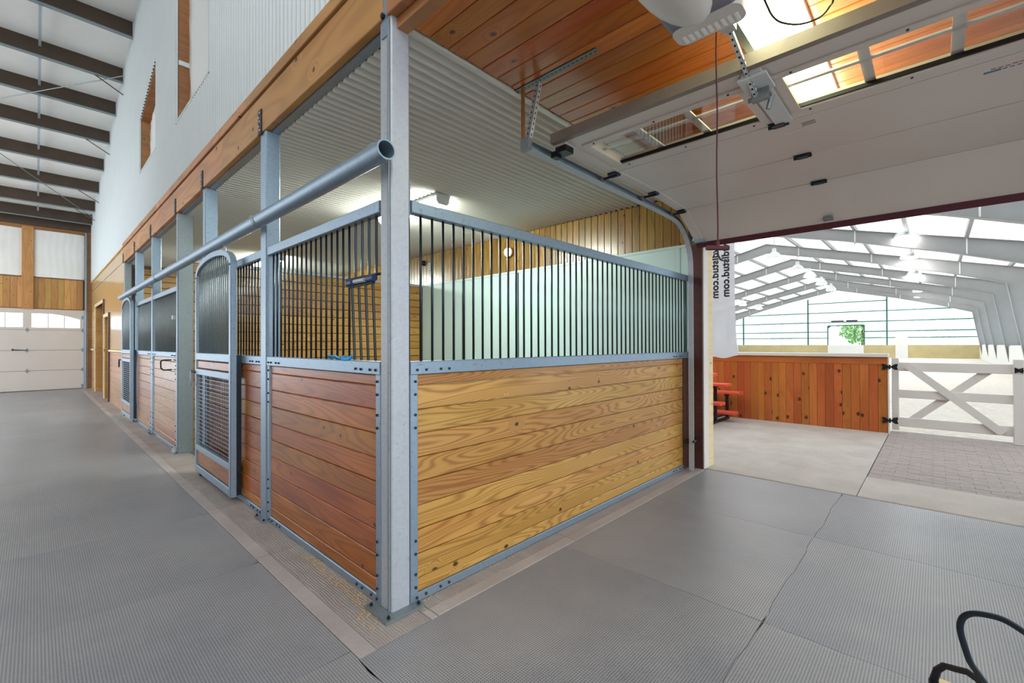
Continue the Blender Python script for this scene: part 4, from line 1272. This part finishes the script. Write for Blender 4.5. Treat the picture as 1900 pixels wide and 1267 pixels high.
for i, x_ in enumerate(XF):
    f = thing('roof_frame', ORD[i] + ' grey tapered steel roof frame counted from the overhead door', 'steel frame', (x_, RY, 0), 'arena roof frames')
    def half(s):
        Yf = lambda d: RY + s * d
        lowp = [(0, 6.5), (4.3, 5.47), (7.2, 4.62), (9.15, 3.95)]
        topp = [(0, az(RY) - .17), (4.3, az(RY - 4.3) - .17), (7.2, az(RY - 7.2) - .17), (10.0, az(RY - 10.0) - .17)]
        web = MB()
        for (a, b_), (c, d_) in zip(zip(lowp[:-1], lowp[1:]), zip(topp[:-1], topp[1:])):
            vs = [(x_ + e, Yf(p[0]), p[1]) for e in (-.006, .006) for p in (a, b_, d_, c)]
            web.add(vs, [(0, 1, 2, 3), (7, 6, 5, 4), (0, 4, 5, 1), (2, 6, 7, 3)])
        a, b_, c, d_ = lowp[-1], (9.75, 0), (10.15, 0), topp[-1]
        vs = [(x_ + e, Yf(p[0]), p[1]) for e in (-.006, .006) for p in (a, b_, c, d_)]
        web.add(vs, [(0, 1, 2, 3), (7, 6, 5, 4), (0, 4, 5, 1), (2, 6, 7, 3)])
        web.build('web', 'arena_steel', f)
        fl = MB()
        def strip(p, q, th=.014, w_=.11):
            vs = [(x_ + e, Yf(r_[0]), r_[1] + h) for e in (-w_, w_) for r_ in (p, q) for h in (0, th)]
            fl.add(vs, [(0, 1, 3, 2), (4, 6, 7, 5), (0, 4, 5, 1), (2, 3, 7, 6), (0, 2, 6, 4), (1, 5, 7, 3)])
        for p, q in zip(lowp[:-1], lowp[1:]): strip(p, q)
        for p, q in zip(topp[:-1], topp[1:]): strip(p, q)
        for p, q in ((lowp[-1], (9.75, 0)), ((10.0, topp[-1][1]), (10.15, 0))):
            vs = [(x_ + e, Yf(r_[0] + h), r_[1]) for e in (-.11, .11) for r_ in (p, q) for h in (0, .014)]
            fl.add(vs, [(0, 1, 3, 2), (4, 6, 7, 5), (0, 4, 5, 1), (2, 3, 7, 6), (0, 2, 6, 4), (1, 5, 7, 3)])
        fl.build('flange', 'arena_steel', f)
        for d_ in (1.55, 4.65, 7.75):
            zt = az(RY - d_) - .17
            MB().box(x_ - .02, x_ + .02, Yf(d_) - .02, Yf(d_) + .02, zt - .55, zt).build('stiffener', 'arena_white', f)
    half(-1); half(1)
# long side walls: grey liner above, translucent band, kickboards
for nm, yw, yk, lab in (('wall_arena_right', EY0, -4.82, 'pale lined long wall of the arena behind the gate'), ('wall_arena_left', EY1, 14.6, 'pale lined long wall of the arena behind the banner')):
    wz = struct(nm, lab, 'wall', (30, yw, 0))
    MB().box(XD2, XA, yw - .03, yw + .03, 3.4, 4.65).build('liner', 'arena_white', wz)
    MB().box(XD2, XA, yw - .01, yw + .01, 1.2, 3.4).build('translucent_sheet', 'translucent', wz)
    MB().box(8.1, XA, yk - .03, yk + .03, 0, 1.22).build('kickboard', 'arena_white', wz)
    MB().box(8.1, XA, min(yk, yw), max(yk, yw), 1.2, 1.26).build('kick_cap', 'arena_white', wz)
aw = struct('wall_arena_far', 'far arena gable of bright translucent sheets with green girts', 'wall', (XA, RY, 0))
DYa, DYb = 3.12, 6.03
def gable(y0, y1, zb, mat, name, x_=XA):
    ysr = sorted({y0, y1} | ({RY} if y0 < RY < y1 else set()))
    b = MB()
    for a, c in zip(ysr[:-1], ysr[1:]):
        b.add([(x_, a, zb), (x_, c, zb), (x_, c, az(c)), (x_, a, az(a))], [(0, 1, 2, 3)])
    b.build(name, mat, aw)
ysh = [EY0, -3.2, -1.1, 1.0, DYa, DYb, 8.1, 10.2, 12.4, EY1]
for a, c in zip(ysh[:-1], ysh[1:]):
    gable(a, c, 3.2 if (a, c) == (DYa, DYb) else 1.2, 'translucent', 'translucent_sheet')
for z_, segs_ in ((1.93, ((EY0, DYa), (DYb, EY1))), (2.55, ((EY0, DYa), (DYb, EY1))), (3.53, ((EY0, EY1),)), (4.53, ((-4.8, 13.6),)), (5.52, ((1.4, 7.8),))):
    for a, c in segs_: MB().box(XA - .2, XA - .08, a, c, z_ - .045, z_ + .045).build('girt', 'green_steel', aw)
for y_ in (1.36, 7.78, 14.1): MB().box(XA - .25, XA - .08, y_ - .06, y_ + .06, 1.2, min(az(y_) - .2, 6)).build('gable_post', 'green_steel', aw)
for a, c in ((EY0, -.15), (.75, DYa), (DYb, 14.6)): MB().box(XA - .35, XA - .29, a, c, 0, 1.22).build('kickboard', 'kick', aw)
MB().box(XA - .4, XA - .3, DYa, DYb, 0, 1.22).build('white_gate_panel', 'arena_white', aw)
MB().box(XA - .4, XA - .3, -.15, .75, 0, 2.05).build('white_door', 'arena_white', aw)
gl = struct('door_5', 'far arena doorway with a green grid gate and trees beyond', 'doorway', (XA, 4.6, 0))
MB().box(XA - .22, XA - .08, DYa - .08, DYa + .02, 0, 3.2).build('jamb', 'green_steel', gl)
MB().box(XA - .22, XA - .08, DYb - .02, DYb + .08, 0, 3.2).build('jamb', 'green_steel', gl)
MB().box(XA - .22, XA - .08, DYa, DYb, 3.14, 3.24).build('head', 'green_steel', gl)
b = MB()
for k in range(1, 4):
    y_ = DYa + (DYb - DYa) * k / 4
    b.box(XA - .05, XA - .03, y_ - .012, y_ + .012, 1.2, 3.14)
for z_ in (1.65, 2.1): b.box(XA - .05, XA - .03, DYa, DYb, z_ - .012, z_ + .012)
b.build('gate_grid', 'green_steel', gl)
for s, y_ in ((1, DYa), (-1, DYb)):
    MB().add([(x2, y_ + s * u, z_) for x2 in (XA - .2, XA - .1) for u, z_ in ((0, 3.16), (.28, 3.16), (.0, 2.88))], [(0, 1, 2), (5, 4, 3), (0, 3, 4, 1), (1, 4, 5, 2), (2, 5, 3, 0)]).build('corner_gusset', 'green_steel', gl)
wl = thing('wall_heater', 'long black heater above the far arena doorway', 'heater', (XA - .2, 4.6, 3.6))
for a, c in ((3.6, 4.5), (4.7, 5.75)): MB().cbox(XA - .34, XA - .2, a, c, 3.58, 3.70, .02, 'y').build('element', 'black', wl)
wl2 = MB().cbox(XA - .3, XA - .24, 11.9, 12.55, 5.02, 5.14, .01, 'y')
tag(wl2.build('gable_sign', 'black', None), 'small dark panel on the far gable high left of the arena door', 'panel')

LAMPS = [(23.9, 3.77, 5.6, 'left'), (28.9, 3.74, 5.6, 'left'), (32.2, 3.71, 5.6, 'left'), (37.0, 3.84, 5.6, 'left'), (41.8, 3.95, 5.6, 'left'), (19.4, 3.72, 5.6, 'left'),
         (20.97, -1.26, 5.35, 'right'), (26.5, -1.19, 5.35, 'right'), (33.4, -1.16, 5.3, 'right'), (44.4, -1.11, 5.3, 'right'), (50.0, -1.04, 5.3, 'right'),
         (43.5, 10.9, 4.95, 'edge'), (48.7, 10.9, 4.9, 'edge'), (53.5, -1.0, 5.25, 'right')]
WHERE = {'left': 'under the arena ridge', 'right': 'over the gate side of the arena', 'edge': 'over the banner side of the arena'}
cnt = {}
tot = {k: sum(1 for l_ in LAMPS if l_[3] == k) for k in WHERE}
NUM = ['nearest', 'second', 'third', 'fourth', 'fifth', 'sixth']
for x_, y_, z_, row in sorted(LAMPS):
    i = cnt.get(row, 0); cnt[row] = i + 1
    zz = z_
    t = thing('arena_lamp', '%s round white high bay lamp of the row %s' % (NUM[i], WHERE[row]), 'lamp', (x_, y_, zz), 'arena high bay lamps')
    MB().lathe([(.36, 0), (.33, .10), (.22, .26), (.10, .34), (.09, .5), (.05, .52)], (x_, y_, zz), 20).build('shade', 'arena_white', t, True)
    MB().lathe([(.33, .03), (.30, -.02), (.18, -.05)], (x_, y_, zz), 20).build('lens', 'arena_light', t, True)
    MB().tube([(x_, y_, zz + .5), (x_, y_, az(y_) - .02)], .015, 6).build('stem', 'arena_steel', t)

# meadow and trees seen through the far doorway and sheets
gr = struct('ground', 'green meadow beyond the far arena doorway', 'ground', (80, 5, -.1))
MB().box(XA + .4, 130, -60, 70, -.3, -.06).build('meadow', 'grass_ground', gr)
def tree(label, x_, y_, h, r):
    t = thing('tree', label, 'tree', (x_, y_, 0), 'trees beyond the arena')
    MB().lathe([(.25, -.1), (.18, h * .35), (.08, h * .7)], (x_, y_, 0), 8).build('trunk', 'bark', t, True)
    b = MB()
    for _ in range(900):
        a, u = random.uniform(0, 2 * PI), random.uniform(-1, 1)
        rr = r * random.uniform(.45, 1) ** .5
        s = math.sqrt(1 - u * u)
        c = Vector((x_ + rr * s * math.cos(a), y_ + rr * s * math.sin(a), h * .62 + rr * .95 * u * h / (2.4 * r)))
        p = Vector((random.uniform(-1, 1), random.uniform(-1, 1), random.uniform(-1, 1))) * .45
        q = Vector((random.uniform(-1, 1), random.uniform(-1, 1), random.uniform(-1, 1))) * .45
        b.add([c, c + p, c + p + q, c + q], [(0, 1, 2, 3)])
    b.build('foliage', 'leaf', t, kind='stuff')
tree('leafy green tree seen through the far arena doorway', 96, 7.1, 6.0, 3.2)
tree('taller green tree dimly seen through the sheets right of the arena door', 92, -3.5, 8.5, 4.2)
tree('green tree dimly seen through the sheets left of the arena door', 95, 19, 8.0, 4.5)

# ------------------------------------------------------------------ iron bench arm at the lower right, shavings at the curb
ib = thing('iron_bench', 'black iron bench end with curled arm and pale wood seat at the lower right edge', 'bench', (.62, -2.2, 0))
def IP(y_, z_, x_=.6): return (x_, -2.048 + .903 * (y_ + 2.048), 1.4 - (1.4 - z_) * .903)
loop = [(-2.170, .30), (-2.140, .345), (-2.122, .374), (-2.112, .41), (-2.103, .448), (-2.100, .48), (-2.106, .508), (-2.123, .528), (-2.15, .538), (-2.194, .540), (-2.238, .520), (-2.30, .48), (-2.36, .42)]
pts = []
L_ = [Vector(IP(*p)) for p in loop]
for i in range(len(L_) - 1):
    p0, p1, p2, p3 = L_[max(0, i - 1)], L_[i], L_[i + 1], L_[min(len(L_) - 1, i + 2)]
    for k in range(4):
        t_ = k / 4
        pts.append(.5 * ((2 * p1) + (p2 - p0) * t_ + (2 * p0 - 5 * p1 + 4 * p2 - p3) * t_ ** 2 + (3 * p1 - p0 - 3 * p2 + p3) * t_ ** 3))
pts.append(L_[-1])
MB().tube(pts, .008, 10, flat=(.004, .0085)).build('arm_rest', 'bar', ib, True)
leg = [IP(-2.036, .272), IP(-2.045, .31), IP(-2.062, .332), IP(-2.085, .334), IP(-2.115, .338), IP(-2.14, .325), IP(-2.17, .29), IP(-2.20, .2)]
MB().tube(leg, .01, 8, flat=(.006, .010)).build('end_frame', 'black', ib, True)
MB().tube([IP(-2.20, .2), (.6, -2.19, .2), (.6, -2.22, .0)], .014, 8).tube([IP(-2.036, .272), (.61, -2.04, .15), (.6, -2.02, .0)], .012, 8).build('leg', 'black', ib, True)
MB().cbox(.50, .575, -2.2, -2.05, .385, .41, .006, 'y').build('seat_slat', 'cream_wood', ib)
b = MB()
rnd = random.Random(3)
for _ in range(420):
    if rnd.random() < .75: y_ = rnd.uniform(.12, 1.0) ** 1.2; x_ = rnd.uniform(-.06, .004) - .05 * rnd.random() * (1 - y_)
    elif rnd.random() < .5: x_ = rnd.uniform(-.14, -.06); y_ = rnd.uniform(-.06, .14)
    else: x_ = rnd.uniform(.1, 1.2); y_ = rnd.uniform(-.03, .0)
    s = rnd.uniform(.003, .009); a = rnd.uniform(0, PI)
    dx_, dy_ = s * math.cos(a), s * math.sin(a)
    z_ = .003 + rnd.uniform(0, .006)
    b.add([(x_ - dx_, y_ - dy_, z_), (x_ + dx_, y_ + dy_, z_ + rnd.uniform(0, .004)), (x_ + dx_ - dy_ * .5, y_ + dy_ + dx_ * .5, z_ + .002), (x_ - dx_ - dy_ * .5, y_ - dy_ + dx_ * .5, z_)], [(0, 1, 2, 3)])
tag(b.build('wood_shavings', 'shaving'), 'loose golden wood shavings scattered on the curb by the corner post', 'shavings', None, 'stuff')
